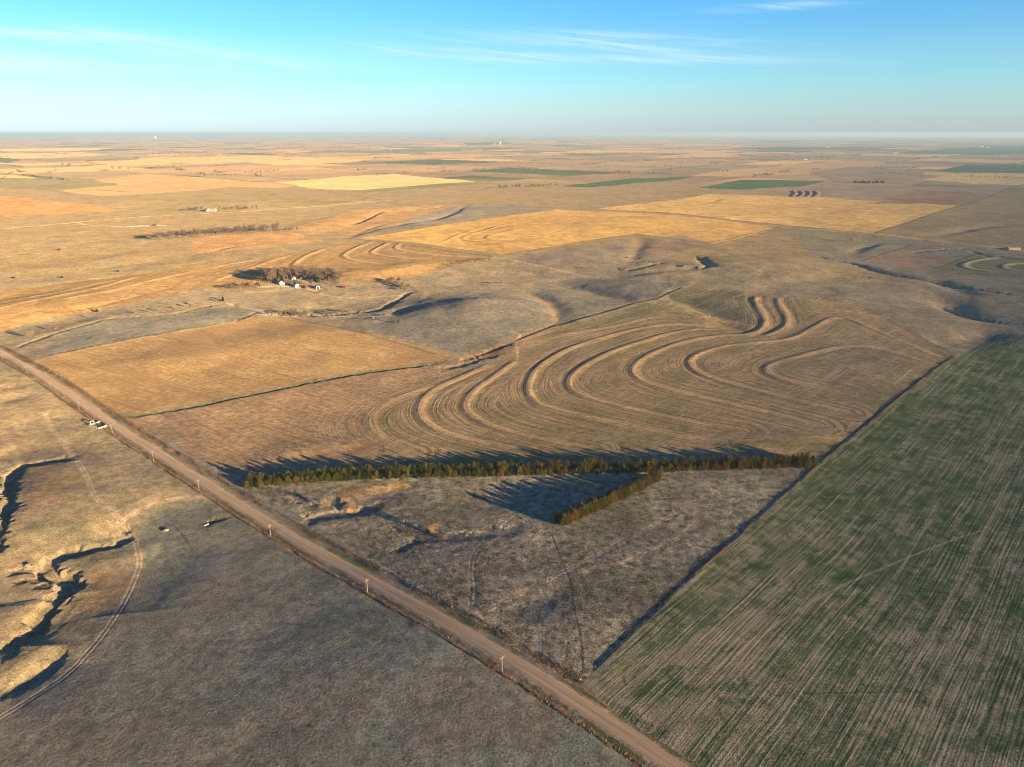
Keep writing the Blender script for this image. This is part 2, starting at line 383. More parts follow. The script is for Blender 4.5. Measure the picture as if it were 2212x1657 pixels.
LOTW = G([(506, 1052), (700, 1038), (1000, 1022), (1400, 1010), (1790, 985), (1640, 1116), (1478, 1262), (1400, 1336), (1268, 1462), (1240, 1478), (1000, 1335), (809, 1212), (640, 1108)])
def road_frame(x, y):
    rx = x - ROAD[0, 0]; ry = y - ROAD[0, 1]
    return rx * ROAD_D[0] + ry * ROAD_D[1], rx * ROAD_N[0] + ry * ROAD_N[1]
ROAD_L = np.linalg.norm(ROAD[-1] - ROAD[0])
def height(x, y):
    x = np.asarray(x, float); y = np.asarray(y, float)
    z = macro(x, y)
    r = np.hypot(x, y)
    near = r < 1500
    infield = np.zeros(x.shape, bool)
    for w_ in POLYW.values(): infield |= inside(x, y, w_)
    am = np.where(infield, .09, .10 + .30 * sstep(450, 800, r) * (1 - sstep(1200, 1500, r)))[near]
    z[near] += am * fbm(x[near], y[near], 17.0, 3, 77, .55)
    nz = np.nonzero((r < 620) & (y > 50))[0]
    if len(nz):
        lot = inside(x[nz], y[nz], LOTW); a_, d_ = road_frame(x[nz], y[nz]); past = d_ < 0
        z[nz] += np.where(lot, .15, np.where(past, .05, .03)) * fbm(x[nz], y[nz], 3.6, 2, 91, .6) + np.where(past, .22, .05) * fbm(x[nz], y[nz], 22.0, 2, 95)
    for p, h, w in TER:
        d, sd, s = poly_dist(x, y, p, 3.0 * w)
        k = d < 3.0 * w
        L = plen(p)
        tap = sstep(0, 18, s[k]) * sstep(0, 22, L - s[k])
        q = d[k] / w
        z[k] += tap * h * (np.exp(-q * q) - 0.28 * np.exp(-((sd[k] / w - 1.7 * np.sign(sd[k])) ** 2) / .5))
    for p, w, h in DRW:
        d, sd, s = poly_dist(x, y, p, 3.2 * w)
        k = d < 3.2 * w
        if not k.any(): continue
        L = plen(p)
        dd = d[k] + w * (.40 * vnoise(x[k] / (1.7 * w), y[k] / (1.7 * w), 5) + .34 * vnoise(x[k] / (.6 * w), y[k] / (.6 * w), 6) + .16 * vnoise(x[k] / (.25 * w), y[k] / (.25 * w), 7))
        tap = sstep(0, min(5 * w, .3 * L), s[k]) * sstep(0, min(5 * w, .3 * L), L - s[k]) * (1 + .3 * vnoise(s[k] / (4 * w), s[k] * 0, 44))
        q = np.clip(dd / w, 0, None)
        if h < 0:                                # a gentle swale, ragged and fading out at both ends
            t2 = np.sin(np.pi * np.clip(s[k] / L, 0, 1)) ** .7
            jag = 1 + .16 * vnoise(x[k] / 40, y[k] / 40, 8) + .05 * vnoise(x[k] / 9, y[k] / 9, 9)
            z[k] += t2 * h * (.88 if np.hypot(*p.mean(0)) > 650 else 1) * np.exp(-(d[k] / w * jag) ** 2)
            continue
        z[k] -= tap * h * (0.75 * (1 - sstep(0.5, 1.12, q)) + 0.25 * np.exp(-(q / 1.6) ** 2))
    for p, h, w in STP:
        d, sd, s = poly_dist(x, y, p, w)
        k = d < w
        t = sd[k]
        L = plen(p)
        tap = sstep(0, 12, s[k]) * sstep(0, 12, L - s[k])
        up = np.where(t > 0, -0.5 * (1 - t / w) ** 2, 0.5 * (1 + t / w) ** 2)
        sm = sstep(-.9, .9, t)
        z[k] += tap * h * (up * np.where(np.abs(t) < .9, np.abs(2 * sm - 1), 1))
    for p, g in TRK:
        d, sd, s = poly_dist(x, y, p, 3)
        k = d < 3
        z[k] -= .16 * np.exp(-((np.abs(sd[k]) - g) / .5) ** 2)
    for p, h, w, rch in SCP:
        d, sd, s = poly_dist(x, y, p, rch)
        k = d < rch
        if not k.any(): continue
        L = plen(p)
        t2 = np.sin(np.pi * np.clip(s[k] / L, 0, 1)) ** .6
        v = sd[k] + .35 * w * vnoise(x[k] / (2 * w), y[k] / (2 * w), 15)
        z[k] += t2 * h * (sstep(-w, w, v) - .5) * (1 - sstep(.25 * rch, rch, d[k]))
    # graded road with ditches
    a, d = road_frame(x, y)
    k = np.nonzero((np.abs(d) < 26) & (a > -30) & (a < ROAD_L + 30))[0]
    if len(k):
        dk = d[k]; ak = a[k]
        cxx = ROAD[0, 0] + ROAD_D[0] * ak; cyy = ROAD[0, 1] + ROAD_D[1] * ak
        zc = macro(cxx, cyy)
        ad = np.abs(dk)
        prof = np.interp(ad, [0, 3.2, 4.2, 6.2, 7.8, 10, 26], [.10, .02, -.15, -.65, -.70, -.15, 0])
        wgt = 1 - sstep(8, 24, ad)
        z[k] = z[k] * (1 - wgt) + (zc + 0.25 * vnoise(ak / 9, dk / 5, 3) * sstep(5, 9, ad)) * wgt + prof
    return z
def at(u, v):                                # point of the ground seen at picture place (u, v)
    q = hit(np.array([u], float), np.array([v], float), height)[0]
    return Vector((q[0], q[1], float(height(q[:1], q[1:])[0])))
def gz(x, y): return float(height(np.array([x], float), np.array([y], float))[0])

# ------------------------------------------------------------------ fields
Z_GRASS, Z_LOT, Z_WHEAT, Z_TERR, Z_STUB1, Z_STUB2, Z_FAR1, Z_FAR2, Z_TERR2 = range(9)
POLY = {
    Z_LOT: [(506, 1052), (700, 1038), (1000, 1022), (1400, 1010), (1790, 985), (1640, 1116), (1478, 1262), (1400, 1336), (1268, 1462), (1240, 1478), (1000, 1335), (809, 1212), (640, 1108)],
    Z_WHEAT: [(1275, 1487), (1400, 1343), (1478, 1269), (1640, 1122), (1800, 985), (1956, 857), (2067, 774), (2150, 716), (2215, 720), (2400, 728), (3200, 800), (3200, 2400), (2140, 2040), (1470, 1626), (1330, 1538)],
    Z_TERR: [(1790, 985), (1953, 851), (2062, 769), (1992, 724), (1919, 680), (1872, 664), (1771, 644), (1603, 626), (1492, 615), (1469, 626), (1440, 640), (1500, 655), (1545, 678), (1535, 684), (1480, 665), (1420, 645), (1373, 655), (1202, 702), (1124, 722), (1112, 740), (1116, 760), (1085, 776), (1030, 800), (985, 792), (880, 835), (820, 866), (786, 900), (796, 935), (838, 962), (760, 985), (640, 1020), (700, 1035), (1000, 1018), (1400, 1006)],
    Z_STUB2: [(262, 907), (302, 900), (420, 882), (504, 864), (620, 840), (743, 815), (880, 796), (950, 790), (985, 792), (880, 835), (820, 866), (786, 900), (796, 935), (838, 962), (760, 985), (640, 1020), (520, 1046), (470, 1012), (360, 946)],
    Z_STUB1: [(70, 780), (235, 744), (370, 719), (538, 687), (625, 686), (743, 713), (953, 757), (980, 768), (920, 786), (743, 806), (620, 831), (504, 855), (420, 873), (302, 891), (258, 896), (160, 833)],
    Z_FAR1: [(778, 513), (1000, 480), (1198, 451), (1330, 456), (1469, 464), (1684, 491), (1612, 511), (1536, 527), (1469, 518), (1373, 504), (1230, 527), (1087, 550), (930, 528)],
    Z_FAR2: [(1289, 452), (1377, 440), (1477, 429), (1536, 419), (1640, 422), (1771, 426), (1940, 436), (2074, 444), (1980, 474), (1889, 504), (1790, 495), (1687, 488), (1469, 461), (1340, 454)],
    Z_TERR2: [(-200, 752), (0, 714), (111, 686), (235, 663), (370, 640), (440, 622), (470, 626), (560, 625), (590, 600), (660, 592), (740, 606), (800, 606), (870, 602), (955, 580), (1060, 556), (980, 543), (830, 521), (735, 529), (650, 546), (571, 558), (480, 570), (369, 582), (302, 590), (77, 619), (-200, 655)],
}
POLYW = {k: G(v) for k, v in POLY.items()}
# colours are mostly the dry surfaces' own; some carry painted sun and shade
STRAW, GOLD, TAN, DUN, BROWN, OLIVE = (.40, .27, .13), (.50, .33, .13), (.30, .215, .125), (.235, .18, .115), (.19, .125, .075), (.165, .145, .07)
GREEN, DGREEN, GREY, PALE, RUST = (.05, .085, .03), (.03, .055, .025), (.20, .17, .13), (.62, .50, .36), (.28, .12, .05)
PATCHES = [   # plain coloured far fields and pasture; some patches paint in slope shade and sunlight
    ([(760, 706), (850, 692), (885, 655), (1000, 632), (1110, 628), (1178, 650), (1198, 690), (1110, 720), (982, 764)], (.205, .19, .15)),  # slope shade of the round hill painted grey
    ([(1204, 696), (1204, 660), (1180, 640), (1150, 612), (1250, 600), (1460, 612), (1420, 640), (1373, 653)], (.19, .175, .135)),  # shade of the away-facing slopes beyond the hill, painted in
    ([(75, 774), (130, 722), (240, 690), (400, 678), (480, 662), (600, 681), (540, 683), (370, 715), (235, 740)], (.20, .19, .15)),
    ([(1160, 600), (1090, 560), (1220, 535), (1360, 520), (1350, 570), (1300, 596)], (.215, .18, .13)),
    ([(1442, 640), (1478, 621), (1600, 629), (1628, 650), (1642, 690), (1625, 712), (1590, 710), (1545, 690), (1500, 662)], (.165, .15, .085)),  # olive ground, mostly the bowl's shade painted in
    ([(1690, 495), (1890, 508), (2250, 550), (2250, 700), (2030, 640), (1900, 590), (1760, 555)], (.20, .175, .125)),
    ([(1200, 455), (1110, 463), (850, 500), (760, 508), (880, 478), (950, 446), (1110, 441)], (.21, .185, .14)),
    ([(598, 394), (743, 381), (845, 375), (1027, 392), (768, 411), (672, 408)], (.55, .39, .18)),
    ([(168, 392), (319, 375), (450, 384), (585, 395), (650, 400), (600, 406), (504, 404), (215, 425), (124, 410), (252, 401), (250, 396)], (.40, .26, .115)),
    ([(-300, 415), (0, 422), (168, 440), (255, 456), (120, 463), (-300, 478)], (.36, .21, .085)),
    ([(215, 425), (504, 404), (800, 430), (700, 452), (300, 462), (255, 452)], (.24, .19, .095)),
    ([(0, 384), (170, 384), (252, 398), (124, 412), (30, 408), (-100, 400)], (.20, .17, .085)),
    ([(1212, 402), (1373, 385), (1495, 381), (1469, 388), (1272, 405)], (.05, .105, .035)),
    ([(1509, 406), (1603, 388), (1781, 392), (1738, 402), (1597, 410)], (.055, .10, .04)),
    ([(2023, 369), (2090, 356), (2400, 357), (2400, 376), (2068, 373)], (.045, .095, .045)),
    ([(1939, 331), (1973, 326), (2174, 314), (2400, 311), (2400, 323), (2141, 335)], (.05, .12, .06)),
    ([(1580, 321), (1764, 317), (1939, 319), (1670, 325)], (.06, .11, .055)),
    ([(1643, 303), (1717, 302), (1735, 308), (1650, 308)], (.06, .11, .06)),
    ([(1993, 388), (2080, 373), (2400, 376), (2400, 404), (2090, 396)], (.50, .35, .14)),
    ([(0, 322), (250, 319), (200, 325), (-200, 327)], (.55, .36, .16)),
    ([(-100, 333), (180, 329), (230, 335), (60, 343), (-100, 343)], (.52, .33, .14)),
    ([(150, 356), (320, 343), (540, 335), (720, 342), (500, 352), (220, 358)], (.50, .32, .13)),
    ([(490, 346), (760, 338), (900, 332), (760, 350), (610, 358)], (.52, .34, .14)),
    ([(240, 368), (480, 358), (760, 357), (500, 373), (330, 374)], (.36, .24, .12)),
    ([(0, 340), (50, 345), (20, 352), (-100, 352)], (.07, .10, .05)),
    ([(1130, 331), (1260, 325), (1400, 327), (1200, 332)], (.50, .33, .15)),
    ([(700, 341), (1000, 333), (1120, 336), (850, 346)], (.40, .26, .12)),
    ([(1000, 310), (1060, 307), (1110, 310), (1010, 313)], (.06, .10, .06)),
    ([(740, 330), (860, 322), (1060, 320), (880, 332)], (.13, .15, .08)),
    ([(1469, 334), (1580, 331), (1600, 338), (1400, 342)], (.48, .30, .14)),
    ([(735, 413), (1027, 394), (1100, 396), (800, 414)], (.16, .18, .065)),
    ([(1490, 380), (1560, 368), (1800, 350), (1920, 352), (1820, 372), (1600, 382)], (.38, .25, .125)),
    ([(1740, 372), (1840, 360), (1990, 366), (2000, 385), (1800, 395), (1780, 385)], (.235, .17, .11)),
    ([(1600, 416), (1800, 400), (2000, 402), (2180, 405), (2070, 444), (1780, 425)], (.25, .18, .115)),
    ([(1880, 440), (1980, 410), (2100, 415), (2065, 440)], (.24, .14, .085)),
    ([(1390, 520), (1470, 506), (1545, 528), (1480, 540), (1380, 560), (1360, 575), (1375, 545)], (.22, .16, .115)),
    ([(1640, 480), (1890, 505), (1840, 545), (1720, 520)], (.21, .185, .105)),
    ([(1870, 560), (1940, 540), (2080, 560), (2050, 580), (1960, 580)], (.235, .165, .11)),
    ([(2000, 575), (2100, 552), (2230, 560), (2230, 600), (2080, 596)], (.17, .155, .085)),
    ([(740, 592), (820, 575), (955, 572), (880, 600), (800, 606)], (.36, .235, .10)),  # golden sunlight painted on a slope of the farther terraces
    ([(-30, 665), (111, 672), (285, 642), (111, 686), (0, 714), (-30, 720)], (.36, .235, .10)),  # sunlit lower edge of the farther terraced field, painted gold
    ([(620, 500), (760, 455), (1000, 440), (860, 478), (760, 500)], (.33, .21, .095)),
    ([(430, 505), (640, 505), (700, 520), (480, 545), (405, 545)], (.32, .20, .09)),
]
STRIPES = [   # narrow bands: line, half width, colour, strength; dark fence grass includes painted shadow
    ([(-200, 512), (0, 494), (165, 480), (336, 466), (571, 454), (743, 441), (850, 432)], 6.0, (.43, .33, .21), .9),
    ([(165, 480), (188, 487), (285, 491), (330, 489), (350, 487)], 4.0, (.43, .33, .22), .9),
    ([(280, 489), (318, 487), (352, 487)], 9.0, (.58, .47, .33), .9),
    ([(1684, 491), (1889, 504.5), (2023, 519.6), (2230, 545)], 4.5, (.42, .30, .19), .9),
    ([(1198, 451), (1330, 457), (1469, 465), (1687, 491)], 13.0, (.26, .185, .11), .95),
    ([(830, 523), (980, 542), (1064, 554), (1164, 574), (1290, 600)], 3.5, (.36, .26, .16), .9),
    ([(530, 632), (608, 628), (655, 622), (690, 634), (740, 645), (830, 640), (900, 636)], 3.0, (.42, .31, .18), .8),
    ([(560, 620), (620, 617), (655, 621)], 3.0, (.52, .42, .28), .9),
    ([(490, 654), (540, 667), (600, 679)], 2.5, (.46, .36, .22), .8),
    ([(80, 775), (235, 745), (370, 720), (540, 688)], 2.0, (.50, .35, .15), .6),
    ([(1890, 503), (1980, 474), (2074, 444), (2198, 402), (2300, 370)], 4.0, (.13, .105, .06), .9),
    ([(778, 513), (1000, 480), (1198, 451)], 3.0, (.17, .12, .07), .7),
    ([(1087, 550), (1373, 504), (1469, 518), (1536, 527), (1684, 491)], 3.0, (.14, .11, .065), .8),
    ([(735, 514), (778, 517), (1060, 554)], 4.5, (.12, .10, .06), .8),
    ([(210, 409), (320, 418), (110, 402), (0, 392)], 6.0, (.12, .14, .06), .7),
    ([(250, 425), (215, 425), (60, 405)], 6.0, (.13, .14, .07), .7),
    ([(1836, 546), (1865, 562)], 2.0, (.12, .095, .06), .5), ([(1865, 562), (1966, 530)], 2.4, (.10, .085, .055), .85), ([(2013, 582), (2107, 549)], 2.4, (.10, .085, .055), .8),
    ([(580, 395), (700, 410), (800, 430), (940, 450)], 6.0, (.15, .12, .07), .7),
    ([(940, 441), (1080, 442), (1198, 451)], 6.0, (.16, .13, .08), .8),
    ([(1469, 626), (1603, 627), (1771, 645), (1872, 665), (1919, 680), (1992, 724), (2062, 769)], 1.6, (.17, .125, .075), .7),
    ([(1872, 668), (1925, 692), (1990, 730), (2058, 772)], 5.0, (.16, .13, .09), .8),
    ([(1800, 980), (1953, 853), (2050, 775)], 6.0, (.14, .12, .08), .75),  # shadowed bank beside the wheat painted as a dark band
    ([(940, 765), (735, 708), (625, 686)], 1.5, (.13, .10, .055), .8),
    ([(258, 900), (302, 896), (420, 878), (504, 860), (620, 836), (743, 811), (880, 790), (960, 783)], 4.5, (.15, .135, .065), .75),
    ([(1117, 777), (1119, 756), (1113, 742), (1126, 722), (1110, 718)], 1.6, (.55, .40, .24), .9),
    ([(1105, 715), (1124, 745), (1108, 760)], 3.0, (.38, .22, .13), .35),
    ([(980, 782), (1050, 765), (1100, 745)], 9.0, (.22, .125, .075), .65),
    ([(1040, 770), (1085, 760)], 9.0, (.23, .12, .075), .7),
    ([(560, 680), (700, 682), (790, 684), (850, 684)], 3.0, (.66, .52, .36), .45),
    ([(800, 681), (824, 679), (842, 681)], 4.0, (.72, .62, .46), .85),
    ([(1790, 560), (1840, 567), (1900, 585)], 3.5, (.55, .42, .22), .6),
    ([(1150, 636), (1185, 652), (1196, 672), (1198, 695)], 4.0, (.36, .25, .12), .6),  # sunlit rim of the round hill painted as a golden band
    ([(741, 1062), (752, 1085), (764, 1098), (745, 1106)], 3.2, (.55, .35, .16), .9),
    ([(760, 1062), (800, 1056), (860, 1048)], 8.0, (.36, .22, .09), .7),  # sunlit bank in the grass lot painted gold
    ([(100, 1010), (115, 1040), (105, 1075)], 14.0, (.27, .16, .08), .45),
    ([(235, 1240), (240, 1270), (215, 1300)], 8.0, (.25, .14, .075), .4),
    ([(60, 1215), (90, 1225), (120, 1235)], 9.0, (.42, .31, .19), .45),
    ([(1330, 975), (1345, 985), (1360, 1000)], 3.0, (.40, .28, .13), .5),
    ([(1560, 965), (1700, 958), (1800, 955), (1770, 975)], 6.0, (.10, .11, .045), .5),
    ([(1830, 948), (1790, 946), (1700, 955)], 6.0, (.45, .31, .14), .6),
    ([(1540, 1450), (1600, 1405), (1655, 1362), (1800, 1272), (1900, 1230), (2040, 1172), (2120, 1146)], .9, (.40, .32, .21), .6),
    ([(1966, 1452), (2030, 1330), (2107, 1190), (2180, 1040)], 1.0, (.42, .35, .22), .55),
    ([(1738, 1498), (1850, 1496), (1990, 1494)], .7, (.06, .06, .04), .8),
    ([(1290, 1500), (1400, 1440), (1520, 1390), (1640, 1330)], 6.0, (.38, .29, .19), .6),
    ([(1300, 1520), (1420, 1560), (1500, 1530)], 9.0, (.36, .26, .175), .6),
    ([(1500, 1470), (1600, 1440), (1640, 1400)], 5.0, (.36, .27, .18), .6),
    ([(1340, 1540), (1450, 1605), (1560, 1680)], 4.0, (.05, .075, .03), .6),
    ([(1352, 1480), (1345, 1462), (1352, 1444), (1375, 1430)], .5, (.075, .065, .045), .8), ([(1372, 1484), (1368, 1466), (1376, 1450), (1398, 1438)], .5, (.075, .065, .045), .8), ([(1406, 1490), (1400, 1470), (1410, 1452), (1434, 1444)], .5, (.075, .065, .045), .8),
    ([(1540, 683), (1580, 695), (1640, 712)], 8.0, (.42, .28, .13), .7),
    ([(1200, 712), (1300, 700), (1420, 664)], 10.0, (.16, .16, .07), .6),
]
def patchwork(x, y):
    """half-section farmland beyond the modelled fields"""
    p = (x * E_[0] + y * E_[1]) / 805.0; q = (x * N_[0] + y * N_[1] + 310) / 805.0
    pal = np.array([(.30, .21, .12), (.27, .20, .12), (.33, .23, .125), (.42, .28, .135), (.50, .32, .14), (.24, .16, .10), (.20, .165, .095), (.07, .095, .05), (.28, .19, .11), (.15, .145, .08)])
    wt = np.array([.2, .17, .14, .1, .1, .08, .08, .06, .05, .02]); cw = np.cumsum(wt / wt.sum())
    i = np.floor(p); j = np.floor(q)
    def hsh(a, b, s):
        n = (a.astype(np.int64) * 73856093 ^ b.astype(np.int64) * 19349663 ^ s * 83492791) & 0xFFFFFFFF
        n = ((n ^ (n >> 15)) * 2246822519) & 0xFFFFFFFF
        return ((n ^ (n >> 13)) & 0xFFFF) / 65536.0
    mode = hsh(i, j, 1)
    fi = p - i; fj = q - j
    sub = np.where(mode < .22, 0, np.where(mode < .42, (fi > hsh(i, j, 6) * .5 + .25) * 1, np.where(mode < .68, (fj > hsh(i, j, 7) * .5 + .25) * 2, (fi > .5) * 1 + (fj > .5) * 2)))
    t = hsh(i * 4 + sub, j * 4 - sub, 9)
    c = pal[np.searchsorted(cw, t).clip(0, len(pal) - 1)]
    road = np.minimum(np.minimum(fi, 1 - fi), np.minimum(fj, 1 - fj)) * 805
    c = c * (1 - .42 * (1 - sstep(5, 20, road)))[:, None]
    return c
def paint(x, y, zone):
    n = len(x)
    r = np.hypot(x, y)
    f1 = fbm(x, y, 160.0, 4, 101); f2 = fbm(x, y, 38.0, 3, 131); f3 = fbm(x, y, 9.0, 3, 151)
    c = np.empty((n, 3))
    def put(k, base, alt, t):
        t = np.clip(t, 0, 1)[:, None]
        c[k] = np.array(base) * (1 - t) + np.array(alt) * t
    k = zone == Z_GRASS
    put(k, (.24, .20, .14), (.29, .235, .135), .5 + .9 * f1[k] + .3 * f2[k])
    mid = (sstep(1100, 1500, r) * k)[:, None]; c[:] = c * (1 - mid) + c * np.array((.98, .88, .70)) * mid
    nearp = sstep(700, 420, r)[:, None] * k[:, None]           # close-grazed grey buffalo grass
    nearp = nearp * (0.75 + .5 * f1[:, None]).clip(0, 1)
    c[:] = c * (1 - nearp) + np.array((.163, .180, .155)) * nearp
    gw = G([(-400, 860), (40, 800), (200, 905), (470, 1078), (400, 1092), (330, 1110), (300, 1165), (305, 1210), (262, 1320), (140, 1460), (-30, 1560), (-400, 1560)])
    gd, _s, _l = poly_dist(x, y, gw[2:-1], 30)
    gi = inside(x + 10 * f2, y + 10 * f2, gw) & k
    t = (np.where(gi, sstep(-2, 26, gd) * .5 + .3, 0))[:, None]
    c[:] = c * (1 - t) + np.array((.315, .245, .14)) * t  # golden sunlight of the left slopes painted into the grass colour
    t = (sstep(.18, .5, f2 + .4 * f1) * .6 * k)[:, None]
    c[:] = c * (1 - t) + np.array((.205, .178, .138)) * t
    t = (sstep(.25, .55, -f2 + .3 * f3) * .5 * k)[:, None]
    c[:] = c * (1 - t) + np.array((.165, .172, .115)) * t
    far = sstep(3300, 4000, r) * k
    if far.any():
        pw = patchwork(x[k], y[k]); fk = far[k][:, None]
        c[k] = c[k] * (1 - fk) + (pw * (1 + .22 * f1[k] + .12 * f2[k])[:, None]) * fk
    k = zone == Z_LOT; put(k, (.285, .26, .19), (.19, .187, .125), .5 + 1.3 * f2[k] + .6 * f3[k])
    t = (sstep(.2, .6, f2 - f1) * .5 * k)[:, None]; c[:] = c * (1 - t) + np.array((.255, .195, .15)) * t
    k = zone == Z_WHEAT; put(k, (.135, .14, .08), (.135, .14, .08), .5 + f1[k])
    k = zone == Z_TERR; put(k, (.285, .215, .125), (.225, .195, .10), .5 + 1.2 * f1[k] + .5 * f2[k])
    k = zone == Z_TERR2; put(k, (.30, .195, .09), (.24, .17, .08), .5 + 1.2 * f1[k] + .5 * f2[k])
    k = zone == Z_STUB1; put(k, (.385, .265, .125), (.315, .21, .10), .5 + 1.2 * f1[k] + .6 * f2[k])
    k = zone == Z_STUB2; put(k, (.355, .245, .135), (.265, .195, .125), .5 + 1.2 * f1[k] + .7 * f2[k])
    k = zone == Z_FAR1; put(k, (.47, .31, .105), (.40, .26, .095), .5 + 1.2 * f1[k] + .6 * f2[k])
    k = zone == Z_FAR2; put(k, (.52, .35, .125), (.44, .29, .105), .5 + 1.2 * f1[k] + .6 * f2[k])
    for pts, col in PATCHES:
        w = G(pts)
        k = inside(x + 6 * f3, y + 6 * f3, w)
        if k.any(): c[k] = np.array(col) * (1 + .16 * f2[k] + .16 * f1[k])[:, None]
    for pts, hw, col, a in STRIPES:
        w = G(pts, 1)
        d, sd, s = poly_dist(x, y, w, hw * 2)
        k = np.nonzero(d < hw * 2)[0]
        if len(k):
            t = (a * (1 - sstep(.6 * hw, 1.4 * hw, d[k] + .5 * hw * f3[k])))[:, None]
            c[k] = c[k] * (1 - t) + np.array(col) * t
    for i, (p, h, w) in enumerate(TER):          # the ridges carry pale grass
        if i > 21: continue
        d, sd, s = poly_dist(x, y, p, 6); k = np.nonzero(d < 6)[0]
        if len(k):
            t = ((1 - sstep(.4 * w, 1.3 * w, d[k] + .6 * f3[k])) * .7 * sstep(0, 25, s[k]) * sstep(0, 40, plen(p) - s[k]))[:, None]
            c[k] = c[k] * (1 - t) + np.array((.48, .335, .175)) * t
    # trails: bare wheel ruts
    for p, g in TRK:
        d, sd, s = poly_dist(x, y, p, 4)
        k = np.nonzero(d < 4)[0]
        if len(k):
            t = ((1 - sstep(.3, .8, np.abs(np.abs(sd[k]) - g) + .15 * f3[k])) * .8 + (1 - sstep(1.6, 3, d[k])) * .3).clip(0, 1)[:, None]
            c[k] = c[k] * (1 - t) + np.array((.40, .31, .205)) * t
    for p in PATHS:
        d, sd, s = poly_dist(x, y, p, 2); k = np.nonzero(d < 2)[0]
        t = ((1 - sstep(.15, .6, d[k] + .2 * f3[k])) * .45)[:, None]; c[k] = c[k] * (1 - t) + np.array((.12, .11, .09)) * t
    d, sd, s = poly_dist(x, y, CRACK, 3)
    k = d < 3; t = ((1 - sstep(.3, .9, d[k])) * .75)[:, None]
    c[k] = c[k] * (1 - t) + np.array((.05, .045, .03)) * t
    # ground laid bare on the road verges
    a, d = road_frame(x, y)
    k = np.nonzero((np.abs(d) < 20) & (a > 0) & (a < ROAD_L))[0]
    ad = np.abs(d[k]); g2 = vnoise(a[k] / 18, d[k] / 3, 9); g3 = vnoise(a[k] / 3, d[k] / 1.2, 19)
    t = ((1 - sstep(3.6, 5.2, ad + .8 * g3)) * .85)[:, None]
    ck = c[k] * (1 - t) + np.array((.30, .22, .14)) * t
    t = (sstep(4.2, 5.2, ad) * (1 - sstep(8.0, 10.5, ad)) * sstep(-.15, .45, g2 + .3 * g3) * .8)[:, None]
    ck = ck * (1 - t) + np.array((.085, .095, .035)) * t
    t = (sstep(5.5, 7, ad) * (1 - sstep(9, 11, ad)) * sstep(-.1, .5, -g2 + .5 * g3) * .7)[:, None]
    ck = ck * (1 - t) + np.array((.25, .145, .085)) * t
    c[k] = ck
    return c.clip(.01, .9)

# ------------------------------------------------------------------ materials
def new_mat(name):
    m = bpy.data.materials.new(name); m.use_nodes = True
    nt = m.node_tree; nt.nodes.clear()
    return m, nt, nt.nodes.new, nt.links.new
def math_(N, L, op, a, b=None, c=None):
    n = N('ShaderNodeMath'); n.operation = op
    for i, v in enumerate((a, b, c)):
        if v is None: continue
        if isinstance(v, (int, float)): n.inputs[i].default_value = v
        else: L(v, n.inputs[i])
    return n.outputs[0]
def noise_(N, L, vec, scale, detail=4, rough=.6, dist=0.0):
    n = N('ShaderNodeTexNoise'); n.inputs['Scale'].default_value = scale; n.inputs['Detail'].default_value = detail
    n.inputs['Roughness'].default_value = rough; n.inputs['Distortion'].default_value = dist
    L(vec, n.inputs['Vector']); return n.outputs[0]
def range_(N, L, v, a, b, c, d, smooth_=True):
    n = N('ShaderNodeMapRange')
    if smooth_: n.interpolation_type = 'SMOOTHSTEP'
    n.inputs['From Min'].default_value = a; n.inputs['From Max'].default_value = b
    n.inputs['To Min'].default_value = c; n.inputs['To Max'].default_value = d
    L(v, n.inputs['Value']); return n.outputs[0]
def mix_(N, L, f, a, b, mode='MIX'):
    n = N('ShaderNodeMix'); n.data_type = 'RGBA'; n.blend_type = mode
    for k, v in (('Factor', f), ('A', a), ('B', b)):
        if isinstance(v, (int, float)): n.inputs[k].default_value = v
        elif isinstance(v, tuple): n.inputs[k].default_value = (*v[:3], 1)
        else: L(v, n.inputs[k])
    return n.outputs['Result']
def scale_col(N, L, col, f):
    n = N('ShaderNodeVectorMath'); n.operation = 'SCALE'; L(col, n.inputs[0])
    L(f, n.inputs['Scale']); return n.outputs[0]
def mapped(N, L, vec, rot, scale, loc=(0, 0, 0)):
    n = N('ShaderNodeMapping'); n.vector_type = 'POINT'
    a = N('ShaderNodeMapping'); a.inputs['Rotation'].default_value = (0, 0, R(rot)); L(vec, a.inputs[0])
    n.inputs['Scale'].default_value = scale; n.inputs['Location'].default_value = loc
    L(a.outputs[0], n.inputs[0]); return n.outputs[0]
